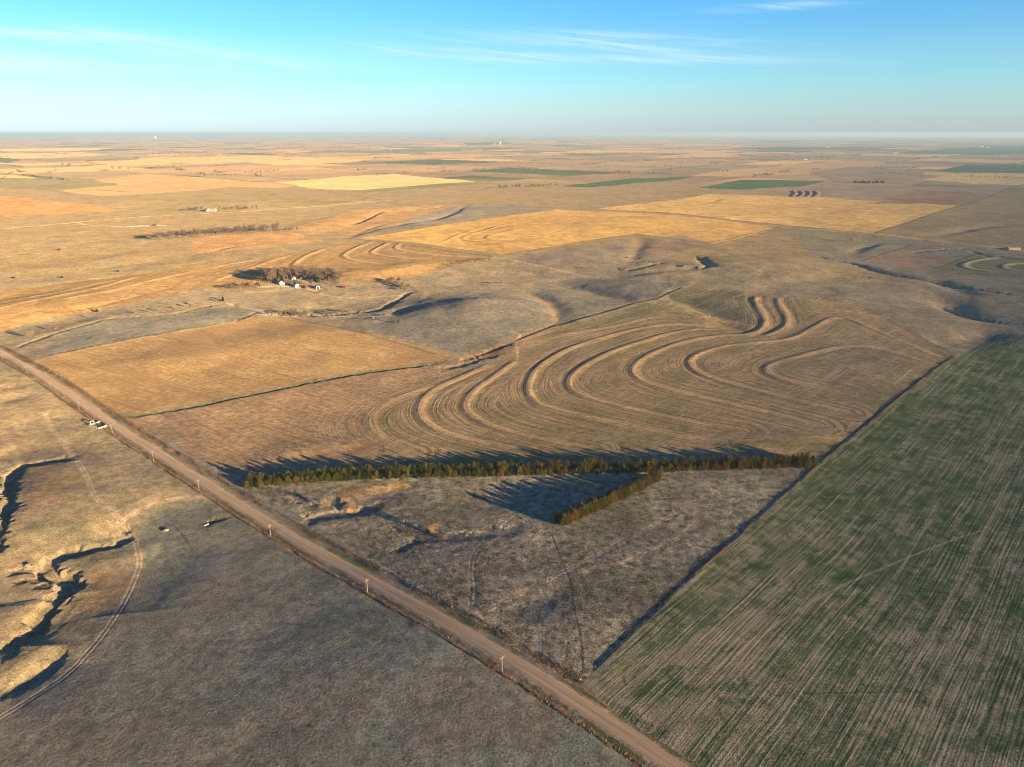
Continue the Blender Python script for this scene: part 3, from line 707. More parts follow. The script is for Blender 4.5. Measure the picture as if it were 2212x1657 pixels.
def ground_mat(name, grain=.9, contrast=.5, tuft=1.4, bump=.35, rows=None, contour=None, specks=None, weeds=None, rough=1.0):
    m, nt, N, L = new_mat(name)
    out = N('ShaderNodeOutputMaterial'); bs = N('ShaderNodeBsdfDiffuse'); bs.inputs['Roughness'].default_value = rough
    geo = N('ShaderNodeNewGeometry'); pos = geo.outputs['Position']
    at_ = N('ShaderNodeAttribute'); at_.attribute_name = 'albedo'
    col = at_.outputs['Color']
    nA = noise_(N, L, pos, 1 / grain, 3, .65)
    nB = noise_(N, L, pos, 1 / (grain * 5.5), 4, .6)
    nC = noise_(N, L, pos, 1 / 38.0, 6, .68)
    f = math_(N, L, 'MULTIPLY', range_(N, L, nA, .36, .64, 1 - contrast, 1 + contrast, False), range_(N, L, nB, .36, .64, 1 - contrast * .8, 1 + contrast * .8, False))
    f = math_(N, L, 'MULTIPLY', f, range_(N, L, nC, .34, .66, .80, 1.20, False))
    col = scale_col(N, L, col, f)
    hgt = noise_(N, L, pos, 1 / tuft, 4, .62)
    if weeds:                                        # low plants between the grass
        c2, amt, sc = weeds
        w = range_(N, L, noise_(N, L, pos, 1 / sc, 5, .7), .52, .66, 0, amt)
        col = mix_(N, L, w, col, c2)
    if rows:                                         # drilled rows: across spacing, direction, colour between rows
        for ang, sp, c2, amt, lo, hi, stretch in rows:
            v = mapped(N, L, pos, -ang, (1 / stretch, 1 / sp, .02))
            w = range_(N, L, noise_(N, L, v, 1.0, 3, .6), lo, hi, 0, amt)
            col = mix_(N, L, w, col, c2)
    if contour:                                      # tillage that follows the terraces
        td = N('ShaderNodeAttribute'); td.attribute_name = 'tdist'
        for sp, c2, amt in contour:
            s = math_(N, L, 'DIVIDE', td.outputs['Fac'], sp)
            cv = N('ShaderNodeCombineXYZ'); L(s, cv.inputs[0])
            px = mapped(N, L, pos, 0, (.012, .012, .0)); ad = N('ShaderNodeVectorMath'); ad.operation = 'ADD'; L(cv.outputs[0], ad.inputs[0]); L(px, ad.inputs[1])
            w = range_(N, L, noise_(N, L, ad.outputs[0], 1.0, 3, .7), .45, .66, 0, amt)
            w = math_(N, L, 'MULTIPLY', w, range_(N, L, math_(N, L, 'ABSOLUTE', td.outputs['Fac']), 14, 42, 1.0, .3))
            col = mix_(N, L, w, col, c2)
            hgt = math_(N, L, 'MULTIPLY_ADD', noise_(N, L, ad.outputs[0], 1.0, 2, .6), .9, hgt)
    if specks:
        vor = N('ShaderNodeTexVoronoi'); vor.inputs['Scale'].default_value = specks[0]; L(pos, vor.inputs['Vector'])
        w = range_(N, L, vor.outputs['Distance'], .06, .12, specks[2], 0)
        col = mix_(N, L, w, col, specks[1])
    bp = N('ShaderNodeBump'); bp.inputs['Strength'].default_value = 1.0; bp.inputs['Distance'].default_value = bump
    L(hgt, bp.inputs['Height']); L(bp.outputs[0], bs.inputs['Normal'])
    L(col, bs.inputs['Color']); L(bs.outputs[0], out.inputs['Surface'])
    return m
def plain_mat(name, col, rough=.8, var=.25, scale=3.0, metal=0.0, spec=.3):
    m, nt, N, L = new_mat(name)
    out = N('ShaderNodeOutputMaterial'); bs = N('ShaderNodeBsdfPrincipled')
    tc = N('ShaderNodeTexCoord')
    n = noise_(N, L, tc.outputs['Object'], scale, 5, .65)
    rgb = N('ShaderNodeRGB'); rgb.outputs[0].default_value = (*col, 1)
    L(scale_col(N, L, rgb.outputs[0], range_(N, L, n, .3, .7, 1 - var, 1 + var, False)), bs.inputs['Base Color'])
    bs.inputs['Roughness'].default_value = rough; bs.inputs['Metallic'].default_value = metal
    bs.inputs['Specular IOR Level'].default_value = spec
    L(bs.outputs[0], out.inputs['Surface']); return m
def leaf_mat(name, c1, c2, trans=.25, scale=.5):
    m, nt, N, L = new_mat(name)
    out = N('ShaderNodeOutputMaterial')
    geo = N('ShaderNodeNewGeometry'); oi = N('ShaderNodeObjectInfo')
    t = math_(N, L, 'ADD', math_(N, L, 'MULTIPLY', geo.outputs['Random Per Island'], .75), math_(N, L, 'MULTIPLY', oi.outputs['Random'], .4))
    col = mix_(N, L, t, c1, c2)
    d = N('ShaderNodeBsdfDiffuse'); tr = N('ShaderNodeBsdfTranslucent'); mx = N('ShaderNodeMixShader')
    L(col, d.inputs['Color']); L(col, tr.inputs['Color']); mx.inputs[0].default_value = trans
    L(d.outputs[0], mx.inputs[1]); L(tr.outputs[0], mx.inputs[2]); L(mx.outputs[0], out.inputs['Surface'])
    return m
E_ANG = -41.0; N_ANG = 49.0
def wheat_mat():
    m, nt, N, L = new_mat('winter_wheat')
    out = N('ShaderNodeOutputMaterial'); bs = N('ShaderNodeBsdfDiffuse'); bs.inputs['Roughness'].default_value = .8
    geo = N('ShaderNodeNewGeometry'); pos = geo.outputs['Position']
    at_ = N('ShaderNodeAttribute'); at_.attribute_name = 'albedo'
    sw = N('ShaderNodeVectorMath'); sw.operation = 'MULTIPLY_ADD'          # the drill wandered a little
    nv = N('ShaderNodeTexNoise'); nv.inputs['Scale'].default_value = .012; nv.inputs['Detail'].default_value = 2; L(pos, nv.inputs['Vector'])
    L(nv.outputs['Color'], sw.inputs[0]); sw.inputs[1].default_value = (3, 3, 0); L(pos, sw.inputs[2])
    def rows(sp, st, det=2): return noise_(N, L, mapped(N, L, sw.outputs[0], -47.3, (1 / st, 1 / sp, .02)), 1.0, det, .6)
    terms = [(rows(1.15, 45, 1), 1.5), (rows(3.4, 130), 1.0), (rows(13, 300), .45), (noise_(N, L, pos, 1 / 1.1, 3, .7), 1.5), (noise_(N, L, pos, 1 / 7.0, 5, .7), 1.9), (noise_(N, L, pos, 1 / 48.0, 3, .6), 1.2)]
    tot = None
    for v, w in terms:
        q = math_(N, L, 'MULTIPLY', math_(N, L, 'SUBTRACT', v, .5), w)
        tot = q if tot is None else math_(N, L, 'ADD', tot, q)
    pr = N('ShaderNodeVectorMath'); pr.operation = 'DOT_PRODUCT'; L(pos, pr.inputs[0]); pr.inputs[1].default_value = (float(N_[0]), float(N_[1]), 0)
    tot = math_(N, L, 'SUBTRACT', tot, range_(N, L, pr.outputs['Value'], 190, 520, -.09, .10))
    t = range_(N, L, tot, -.33, .66, 0, 1)
    gr = mix_(N, L, range_(N, L, noise_(N, L, pos, 1 / 20.0, 4, .6), .4, .6, 0, 1), (.045, .085, .035), (.085, .12, .055))
    col = mix_(N, L, t, gr, (.30, .26, .185))
    lum = N('ShaderNodeSeparateXYZ'); L(at_.outputs['Color'], lum.inputs[0])
    col = mix_(N, L, range_(N, L, lum.outputs[0], .17, .36, 0, .7), col, (.33, .27, .19))      # tracks and the bare headland
    col = mix_(N, L, range_(N, L, lum.outputs[0], .10, .07, 0, .7), col, (.05, .075, .03))
    L(scale_col(N, L, col, range_(N, L, noise_(N, L, pos, 1 / .7, 2, .6), .35, .65, .75, 1.25, False)), bs.inputs['Color'])
    bp = N('ShaderNodeBump'); bp.inputs['Distance'].default_value = .3; L(math_(N, L, 'ADD', terms[0][0], terms[3][0]), bp.inputs['Height']); L(bp.outputs[0], bs.inputs['Normal'])
    L(bs.outputs[0], out.inputs['Surface'])
    return m
GM = {
    Z_GRASS: ground_mat('grazed_prairie', grain=.9, contrast=.30, tuft=1.4, bump=.27, weeds=((.13, .12, .085), .45, 2.0), specks=(.55, (.6, .55, .48), .35)),
    Z_LOT: ground_mat('tussock_prairie', grain=.8, contrast=.62, tuft=1.3, bump=.75, weeds=((.36, .26, .16), .5, 1.1)),
    Z_WHEAT: wheat_mat(),
    Z_TERR: ground_mat('terraced_fallow', grain=.9, contrast=.36, tuft=1.6, bump=.3, contour=[(1.6, (.09, .08, .042), .85), (4.4, (.40, .265, .165), .6)],
                       rows=[(46.5, 2.6, (.48, .37, .255), .7, .59, .67, 110), (46.5, 7.0, (.42, .315, .21), .65, .60, .68, 260), (47.0, 26, (.13, .135, .06), .4, .5, .62, 90)]),
    Z_STUB1: ground_mat('milo_stubble', grain=.8, contrast=.26, tuft=1.3, bump=.3, rows=[(-31, 1.5, (.24, .155, .075), .55, .5, .62, 40), (-31, 4.5, (.19, .12, .06), .6, .58, .68, 160), (-31, 12, (.30, .20, .10), .5, .52, .64, 260)]),
    Z_STUB2: ground_mat('milo_stubble_rough', grain=.9, contrast=.34, tuft=1.3, bump=.4, rows=[(-36, 1.8, (.17, .12, .085), .55, .5, .64, 40), (-36, 6, (.15, .105, .075), .5, .56, .68, 120)], contour=[(2.6, (.15, .105, .07), .55)]),
    Z_FAR1: ground_mat('wheat_stubble', grain=2.5, contrast=.22, tuft=3.0, bump=.4, rows=[(-41, 9, (.38, .24, .09), .6, .5, .68, 300)]),
    Z_FAR2: ground_mat('wheat_stubble_far', grain=3.0, contrast=.2, tuft=3.0, bump=.4, rows=[(-41, 10, (.42, .27, .10), .6, .5, .68, 300)]),
    Z_TERR2: ground_mat('terraced_fallow_far', grain=1.8, contrast=.25, tuft=2.5, bump=.35, contour=[(3.5, (.18, .135, .06), .6), (8, (.36, .23, .11), .4)]),
}
ZNAME = {Z_GRASS: 'grassland', Z_LOT: 'grass_lot', Z_WHEAT: 'wheat_field', Z_TERR: 'terraced_field', Z_STUB1: 'stubble_field', Z_STUB2: 'stubble_field', Z_FAR1: 'stubble_field', Z_FAR2: 'stubble_field', Z_TERR2: 'terraced_field'}

# ------------------------------------------------------------------ the ground
def np_mesh(name, v, quads, mat, smooth_=True, tris=False):
    me = bpy.data.meshes.new(name)
    k = 3 if tris else 4
    me.vertices.add(len(v)); me.vertices.foreach_set('co', np.ascontiguousarray(v, np.float32).ravel())
    n = len(quads)
    me.loops.add(n * k); me.loops.foreach_set('vertex_index', np.ascontiguousarray(quads, np.int32).ravel())
    me.polygons.add(n); me.polygons.foreach_set('loop_start', np.arange(0, n * k, k, dtype=np.int32))
    if smooth_: me.polygons.foreach_set('use_smooth', np.ones(n, bool))
    me.update(calc_edges=True)
    if mat: me.materials.append(mat)
    return me
def set_color(me, name, col):
    a = me.attributes.new(name, 'FLOAT_COLOR', 'POINT')
    a.data.foreach_set('color', np.ascontiguousarray(np.concatenate([col, np.ones((len(col), 1))], 1), np.float32).ravel())
def add_obj(name, me, parent=None, **props):
    o = bpy.data.objects.new(name, me); C.objects.link(o)
    if parent is not None: o.parent = parent
    for k, v in props.items(): o[k] = v
    return o
QUAL = 1.0
def build_ground():
    th = np.concatenate([np.array([.25, .26, .275]), np.arange(.29, 9.0, .023 / QUAL), np.arange(9.0, 49.0, .055 / QUAL), np.array([52, 57, 63, 70, 78, 86, 89.5])])
    r = H / np.tan(np.radians(th)); r[0] = 50000
    az = np.concatenate([np.arange(-48, 48.01, .085 / QUAL), np.array([52, 58, 66, 76, 90, 110, 130, 155, 180, 205, 230, 250, 270, 284, 294, 302, 308])])
    A = np.radians(az)
    X = (r[:, None] * np.sin(A)[None]).ravel(); Y = (r[:, None] * np.cos(A)[None]).ravel()
    Z = height(X, Y)
    nr, na = len(r), len(az)
    idx = np.arange(nr * na).reshape(nr, na)
    nxt = np.roll(idx, -1, 1)
    q = np.stack([idx[:-1], idx[1:], nxt[1:], nxt[:-1]], -1).reshape(-1, 4)[:, ::-1]
    fx = X[q].mean(1); fy = Y[q].mean(1)
    jit = .35
    zf = np.zeros(len(q), np.int32); zv = np.zeros(len(X), np.int32)
    for k in (Z_TERR2, Z_FAR1, Z_FAR2, Z_STUB1, Z_STUB2, Z_TERR, Z_LOT, Z_WHEAT):
        zf[inside(fx + jit * vnoise(fx / 2, fy / 2, 61), fy + jit * vnoise(fx / 2, fy / 2, 62), POLYW[k])] = k
        zv[inside(X, Y, POLYW[k])] = k
    td = np.full(len(X), 60.0)
    for p, h, w in TER:
        d, sd, s = poly_dist(X, Y, p, 60)
        td = np.where(d < np.abs(td), np.sign(sd) * d, td)
    V = np.stack([X, Y, Z], 1)
    for k in ZNAME:
        f = q[zf == k]
        if len(f) == 0: continue
        u, inv = np.unique(f, return_inverse=True)
        me = np_mesh(ZNAME[k], V[u], inv.reshape(-1, 4), GM[k])
        zz = zv[u].copy(); zz[zz != k] = k
        set_color(me, 'albedo', paint(X[u], Y[u], zz))
        a = me.attributes.new('tdist', 'FLOAT', 'POINT'); a.data.foreach_set('value', td[u].astype(np.float32))
        add_obj(ZNAME[k], me, kind='structure')
build_ground()

def build_road():
    s = np.arange(0, ROAD_L, 1.5)
    lat = np.array([-3.6, -3.1, -2.2, -1.1, 0, 1.1, 2.2, 3.1, 3.6])
    cx = ROAD[0, 0] + ROAD_D[0] * s; cy = ROAD[0, 1] + ROAD_D[1] * s
    zc = macro(cx, cy)
    n, k = len(s), len(lat)
    l2 = np.repeat(lat[None], n, 0)
    l2[:, 0] += .35 * vnoise(s / 5, s * 0, 4) + .2 * vnoise(s / 1.7, s * 0, 5); l2[:, -1] += .35 * vnoise(s / 5, s * 0 + 9, 4) + .2 * vnoise(s / 1.7, s * 0, 8)
    x = cx[:, None] + ROAD_N[0] * l2; y = cy[:, None] + ROAD_N[1] * l2
    z = zc[:, None] + np.interp(np.abs(lat), [0, 2.2, 3.1, 3.6], [.24, .20, .16, .0])[None] + .02 * vnoise(s[:, None] / 3 + l2 * 0, l2 * 3, 6)
    z[:, 0] = height(x[:, 0], y[:, 0]) - .05; z[:, -1] = height(x[:, -1], y[:, -1]) - .05
    v = np.stack([x, y, z], -1).reshape(-1, 3)
    i = np.arange(n * k).reshape(n, k)
    q = np.stack([i[:-1, :-1], i[1:, :-1], i[1:, 1:], i[:-1, 1:]], -1).reshape(-1, 4)[:, ::-1]
    m, nt, N, L = new_mat('sandy_gravel')
    out = N('ShaderNodeOutputMaterial'); bs = N('ShaderNodeBsdfDiffuse'); bs.inputs['Roughness'].default_value = .9
    geo = N('ShaderNodeNewGeometry'); pos = geo.outputs['Position']
    v1 = mapped(N, L, pos, -E_ANG, (1 / 60, 1 / .8, .1)); v2 = mapped(N, L, pos, -E_ANG, (1 / 14, 1 / 2.0, .1))
    f = math_(N, L, 'MULTIPLY', range_(N, L, noise_(N, L, v1, 1, 3, .6), .3, .7, .80, 1.2, False), range_(N, L, noise_(N, L, v2, 1, 4, .6), .3, .7, .88, 1.12, False))
    f = math_(N, L, 'MULTIPLY', f, range_(N, L, noise_(N, L, pos, 1.6, 4, .7), .3, .7, .9, 1.1, False))
    rgb = N('ShaderNodeRGB'); rgb.outputs[0].default_value = (.355, .272, .19, 1)
    L(scale_col(N, L, rgb.outputs[0], f), bs.inputs['Color'])
    bp = N('ShaderNodeBump'); bp.inputs['Distance'].default_value = .06; L(noise_(N, L, v2, 4, 4, .7), bp.inputs['Height']); L(bp.outputs[0], bs.inputs['Normal'])
    L(bs.outputs[0], out.inputs['Surface'])
    add_obj('road', np_mesh('road', v, q, m), kind='structure')
build_road()

# ------------------------------------------------------------------ building blocks for things
class MB:
    def __init__(s): s.v = []; s.f = []
    def quad(s, *p):
        i = len(s.v); s.v += [tuple(q) for q in p]; s.f.append(tuple(range(i, i + len(p))))
    def box(s, c, d, rz=0, M=None):
        i = len(s.v); hx, hy, hz = d[0] / 2, d[1] / 2, d[2] / 2
        ca, sa = math.cos(rz), math.sin(rz)
        for z in (-hz, hz):
            for x, y in ((-hx, -hy), (hx, -hy), (hx, hy), (-hx, hy)):
                s.v.append((c[0] + x * ca - y * sa, c[1] + x * sa + y * ca, c[2] + z))
        for q in ((3, 2, 1, 0), (4, 5, 6, 7), (0, 1, 5, 4), (1, 2, 6, 5), (2, 3, 7, 6), (3, 0, 4, 7)):
            s.f.append(tuple(i + k for k in q))
    def tube(s, a, b, ra, rb=None, n=6, cap=True):
        a = Vector(a); b = Vector(b); rb = ra if rb is None else rb
        t = (b - a).normalized(); u = t.orthogonal().normalized(); w = t.cross(u)
        i = len(s.v)
        for p, r in ((a, ra), (b, rb)):
            for k in range(n):
                an = 2 * math.pi * k / n
                s.v.append(tuple(p + u * (r * math.cos(an)) + w * (r * math.sin(an))))
        for k in range(n): s.f.append((i + k, i + (k + 1) % n, i + n + (k + 1) % n, i + n + k))
        if cap: s.f.append(tuple(i + k for k in range(n - 1, -1, -1))); s.f.append(tuple(i + n + k for k in range(n)))
    def lathe(s, c, prof, n=16):
        i = len(s.v)
        for r, z in prof:
            for k in range(n):
                an = 2 * math.pi * k / n
                s.v.append((c[0] + r * math.cos(an), c[1] + r * math.sin(an), c[2] + z))
        for j in range(len(prof) - 1):
            for k in range(n):
                s.f.append((i + j * n + k, i + j * n + (k + 1) % n, i + (j + 1) * n + (k + 1) % n, i + (j + 1) * n + k))
        s.f.append(tuple(i + (len(prof) - 1) * n + k for k in range(n)))
    def mesh(s, name, mat):
        me = bpy.data.meshes.new(name); me.from_pydata(s.v, [], s.f); me.update()
        if mat: me.materials.append(mat)
        return me
    def build(s, name, mat, parent=None): return add_obj(name, s.mesh(name, mat), parent)
def thing(name, label, cat, loc=(0, 0, 0), rz=0, group=None):
    o = bpy.data.objects.new(name, None); C.objects.link(o)
    o.location = loc; o.rotation_euler = (0, 0, rz); o.empty_display_size = .5
    o['label'] = label; o['category'] = cat
    if group: o['group'] = group
    return o
def tag(o, label, cat, group=None):
    o['label'] = label; o['category'] = cat
    if group: o['group'] = group
    return o
def dup(root, loc, rz=0, sc=1.0, label=None, group=None, parts=True):
    r = root.copy(); C.objects.link(r); r.location = loc; r.rotation_euler = (0, 0, rz); r.scale = (sc, sc, sc) if np.isscalar(sc) else sc
    if label: r['label'] = label
    if group: r['group'] = group
    elif 'group' in r: del r['group']
    for ch in list(root.children):
        c = ch.copy(); C.objects.link(c); c.parent = r
        for g in ch.children:
            d = g.copy(); C.objects.link(d); d.parent = c
    return r
KINDS = []
class Kind:
    """one kind of thing: the first use is the thing that was built, later uses are copies of it"""
    def __init__(s, root): s.root = root; s.used = False; KINDS.append(s)
    def put(s, loc, rz, sc, label, group=None):
        if not s.used:
            s.used = True; r = s.root
            r.location = loc; r.rotation_euler = (0, 0, rz); r.scale = (sc, sc, sc) if np.isscalar(sc) else sc
            r['label'] = label
            if group: r['group'] = group
            return r
        return dup(s.root, loc, rz, sc, label, group)
M_BARK = plain_mat('grey_bark', (.17, .13, .095), .9, .3, 6)
M_TWIG = leaf_mat('bare_twigs', (.40, .30, .21), (.24, .18, .135), .1)
M_TWIG2 = leaf_mat('tan_twigs', (.55, .38, .20), (.40, .26, .14), .15)
M_CEDAR = [leaf_mat('cedar_green', (.27, .28, .06), (.035, .048, .014), .25), leaf_mat('cedar_olive', (.36, .29, .06), (.055, .055, .016), .25),
           leaf_mat('cedar_rust', (.38, .22, .06), (.08, .05, .018), .25), leaf_mat('cedar_dark', (.085, .10, .032), (.025, .034, .014), .15)]
M_POLE = plain_mat('weathered_pole', (.40, .33, .26), .85, .2, 2)
M_WHITE = plain_mat('white_paint', (.62, .60, .56), .6, .06, 2)
M_PLASTER = plain_mat('white_wall', (.60, .52, .40), .8, .1, 1)
M_TIN = plain_mat('grey_tin', (.34, .34, .34), .5, .15, .6, .3)
M_TINW = plain_mat('pale_tin', (.62, .60, .56), .5, .1, .6, .1)
M_SILO = plain_mat('bright_silo_white', (.86, .85, .82), .7, .04, .1)
M_DARK = plain_mat('dark_opening', (.035, .03, .028), .8, .2, 1)
M_RED = plain_mat('red_barn_paint', (.36, .10, .055), .8, .2, .8)
M_WOODB = plain_mat('brown_boards', (.20, .115, .06), .85, .25, .8)
M_STONE = plain_mat('pale_stone', (.33, .29, .23), .9, .25, .8)
M_WIRE = plain_mat('grey_wire', (.22, .2, .18), .6, .1, 1, .5)
M_CONC = plain_mat('pale_concrete', (.60, .57, .52), .8, .1, .2)
M_GLASS = plain_mat('window_glass', (.05, .06, .07), .15, .1, 1, 0, .5)
M_COW = plain_mat('black_hide', (.02, .017, .015), .7, .2, 2)

# ---- cedars
def cedar_kind(seed, mat, h=7.0, rad=2.1):
    rng = np.random.default_rng(seed)
    n = 190
    t = rng.beta(1.05, 1.5, n); t[:8] = np.linspace(.9, 1.0, 8)
    prof = rad * np.clip(1.03 - t, .03, 1) ** .52 * (.70 + .30 * np.sin(np.clip(t * 5, 0, 1.57)))
    az = rng.uniform(0, 2 * np.pi, n)
    lobes = 1 + .26 * np.sin(az * 2 + seed + t * 6) + .22 * np.sin(az * 4 + t * 13 + seed * 2)
    L = prof * lobes * rng.uniform(.55, 1.3, n)
    V, F = [], []
    for i in range(n):
        base = np.array([0, 0, .25 + t[i] * h * .93]); d = np.array([math.cos(az[i]), math.sin(az[i]), rng.uniform(.25, .75)])
        for j in range(6):
            q = rng.uniform(.35, 1.0)
            p = base + d * np.array([L[i], L[i], L[i] * .8]) * q + rng.normal(0, .10, 3)
            s = rng.uniform(.24, .52) * (1.15 - .45 * t[i])
            a = rng.normal(0, 1, 3); a /= np.linalg.norm(a)
            up = d * .7 + np.array([0, 0, .7]) + rng.normal(0, .35, 3); up /= np.linalg.norm(up)
            sd = np.cross(up, a); sd /= max(np.linalg.norm(sd), 1e-6)
            k = len(V)
            V += [p - sd * s * .5, p + sd * s * .5, p + up * s * 1.5]
            F.append((k, k + 1, k + 2))
            nn = np.cross(up, sd)
            V += [p - nn * s * .45, p + nn * s * .45, p + up * s * 1.25]
            F.append((k + 3, k + 4, k + 5))
    root = thing('cedar_tree', 'x', 'tree')
    add_obj('crown', np_mesh('cedar_crown', np.array(V), np.array(F), mat, False, True), root)
    m = MB(); m.tube((0, 0, -.4), (0, 0, h * .82), .17, .03, 6); m.build('trunk', M_BARK, root)
    return Kind(root)
# ---- leafless trees
def bare_kind(seed, mat, h=10.0, spread=.9, name='bare_tree', twigs=5, tw=.085):
    rng = np.random.default_rng(seed)
    m = MB(); V, F = [], []
    def perp(d):
        a = rng.normal(0, 1, 3); a -= d * (a @ d); return a / np.linalg.norm(a)
    def grow(p, d, L, r, lev):
        e = p + d * L
        if lev <= 2: m.tube(p, e, r, r * .62, 5 if lev < 2 else 4, False)
        else:
            k = len(V); w = perp(d) * r
            V.extend([p - w, p + w, e]); F.append((k, k + 1, k + 2))
            w2 = np.cross(d, w); V.extend([p - w2, p + w2, e]); F.append((k + 3, k + 4, k + 5))
        if lev >= 4: return
        n = (5, 4, 4, twigs)[lev]
        for i in range(n):
            q = rng.uniform(.45, 1.0) if lev else rng.uniform(.6, 1.0)
            nd = d * rng.uniform(.45, .95) + perp(d) * spread * rng.uniform(.5, 1.1) + np.array([0, 0, .25])
            nd /= np.linalg.norm(nd)
            grow(p + d * L * q, nd, L * rng.uniform(.5, .82) if lev else L * rng.uniform(.55, .9), (r * .55 if lev < 2 else tw), lev + 1)
    grow(np.array([0, 0, -.3]), np.array([.04, .02, 1.0]), h * .32, h * .022, 0)
    root = thing(name, 'x', 'tree')
    m.build('trunk', M_BARK, root)
    add_obj('crown', np_mesh('bare_crown', np.array(V), np.array(F), mat, False, True), root)
    return Kind(root)
def bush_kind(seed, mat, h=1.6, name='shrub'):
    rng = np.random.default_rng(seed); V, F = [], []
    for i in range(150):
        az = rng.uniform(0, 6.283); el = rng.uniform(.15, 1.45); L = h * rng.uniform(.5, 1.0)
        d = np.array([math.cos(az) * math.cos(el), math.sin(az) * math.cos(el), math.sin(el)])
        p = d * L * rng.uniform(.3, .8); w = np.cross(d, rng.normal(0, 1, 3)); w /= np.linalg.norm(w); s = h * .09
        k = len(V); V += [p - w * s, p + w * s, p + d * L * .35 + rng.normal(0, .1, 3)]; F.append((k, k + 1, k + 2))
    o = add_obj(name, np_mesh(name, np.array(V), np.array(F), mat, False, True)); tag(o, 'x', 'shrub')
    return Kind(o)
RNG = random.Random(7)
def ruv(): return RNG.uniform(0, 6.283)

CED = [[cedar_kind(s, M_CEDAR[c], 7.0, r) for s, r in ((11 + c, 2.05), (21 + c, 2.45), (31 + c, 1.8))] for c in range(4)]
CWORD = ['green', 'olive green', 'rust brown', 'dark green']
def shelterbelt():
    a = G([(536, 1053), (700, 1041), (1000, 1029), (1400, 1021), (1770, 1008)])
    seg = np.linalg.norm(np.diff(a, axis=0), axis=1); cum = np.concatenate([[0], np.cumsum(seg)]); L = cum[-1]
    for row, (off, sp, hmin, hmax) in enumerate(((0.0, 2.9, .52, 1.0), (6.6, 2.9, .74, 1.16))):
        n = int(L / sp)
        for i in range(n + 1):
            s = min(max(i * sp + RNG.uniform(-.7, .7), 0), L)
            x = np.interp(s, cum, a[:, 0]); y = np.interp(s, cum, a[:, 1]) + off + RNG.uniform(-1.3, 1.3)
            f = s / L
            rusty = .12 + .25 * math.exp(-((f - .64) / .12) ** 2) - .12 * (f < .15)
            c = 2 if RNG.random() < rusty else (1 if RNG.random() < .4 else (3 if RNG.random() < .3 else 0))
            rn = ('near', 'far')[row]
            if i == 0: lb, g = f'{CWORD[c]} cedar at the road end of the long windbreak, {rn} row', None
            elif i == n: lb, g = f'{CWORD[c]} cedar at the wheat field end of the long windbreak, {rn} row', None
            else: lb, g = f'{CWORD[c]} cedar within the {rn} row of the long windbreak', f'{CWORD[c]} cedars in the {rn} row of the long windbreak'
            sc = RNG.uniform(hmin, hmax) * (1.12 if s > L - 12 else 1)
            CED[c][RNG.randrange(3)].put((x, y, gz(x, y) - .1), ruv(), (sc * RNG.uniform(.92, 1.12), sc * RNG.uniform(.92, 1.12), sc), lb, g)
    a = G([(1420, 1040), (1360, 1070), (1300, 1100), (1218, 1136)])
    seg = np.linalg.norm(np.diff(a, axis=0), axis=1); cum = np.concatenate([[0], np.cumsum(seg)]); L = cum[-1]
    d = (a[-1] - a[0]) / L; nrm = np.array([-d[1], d[0]])
    cols = [0, 0, 2, 1, 2, 0, 1, 1, 0, 2, 1, 0, 1, 0, 2]
    n = int(L / 4.2)
    for i in range(n + 1):
        s = i * L / n
        for row in range(2):
            if row == 1 and i % 2: continue
            c = cols[i % len(cols)] if row == 0 else (3, 0, 3, 2, 3)[i % 5]
            off = 0 if row == 0 else -3.6
            x = np.interp(s, cum, a[:, 0]) + nrm[0] * off + RNG.uniform(-.5, .5); y = np.interp(s, cum, a[:, 1]) + nrm[1] * off + RNG.uniform(-.5, .5)
            rn = ('sunny', 'shaded')[row]
            if i == n: lb, g = f'{CWORD[c]} cedar at the free lower end of the short windbreak, {rn} side', None
            else: lb, g = f'{CWORD[c]} cedar on the {rn} side of the short branching windbreak', f'{CWORD[c]} cedars on the {rn} side of the short windbreak'
            sc = RNG.uniform(1.0, 1.28)
            CED[c][RNG.randrange(3)].put((x, y, gz(x, y) - .1), ruv(), (sc * 1.15, sc * 1.15, sc), lb, g)
shelterbelt()

BT = [bare_kind(s, M_TWIG, 19.0, sp, tw=.13) for s, sp in ((3, .9), (5, .7), (8, 1.05))]
BT2 = [bare_kind(13, M_TWIG2, 9.0, 1.0, 'tan_bare_tree', tw=.075), bare_kind(14, M_TWIG2, 9.0, .85, 'tan_bare_tree', tw=.075)]  # a smaller kind of bare tree with tan twigs
BUSH = [bush_kind(41, M_CEDAR[3]), bush_kind(42, M_TWIG), bush_kind(43, M_CEDAR[2])]
def scatter_trees(poly_uv, n, kinds, smin, smax, label, group, seed):
    """n trees inside a region of the ground outlined in picture places"""
    rg = random.Random(seed); w = G(poly_uv); lo = w.min(0); hi = w.max(0); out = []
    t = 0
    while len(out) < n and t < 4000:
        t += 1
        x = rg.uniform(lo[0], hi[0]); y = rg.uniform(lo[1], hi[1])
        if not inside(np.array([x]), np.array([y]), w)[0]: continue
        if any((x - a) ** 2 + (y - b) ** 2 < 9 for a, b in out): continue
        out.append((x, y))
    for x, y in out:
        rg.choice(kinds).put((x, y, gz(x, y) - .2), rg.uniform(0, 6.28), rg.uniform(smin, smax), label, group)
def line_trees(uv, n, kinds, smin, smax, label, group, seed, wid=6):
    rg = random.Random(seed); w = G(uv); seg = np.linalg.norm(np.diff(w, axis=0), axis=1); cum = np.concatenate([[0], np.cumsum(seg)])
    for i in range(n):
        s = (i + rg.uniform(.1, .9)) / n * cum[-1]
        x = np.interp(s, cum, w[:, 0]) + rg.uniform(-wid, wid); y = np.interp(s, cum, w[:, 1]) + rg.uniform(-wid, wid)
        rg.choice(kinds).put((x, y, gz(x, y) - .2), rg.uniform(0, 6.28), rg.uniform(smin, smax), label, group)
def one_tree(u, v, kind, sc, label):
    p = at(u, v); return kind.put((p.x, p.y, p.z - .15), ruv(), sc, label)

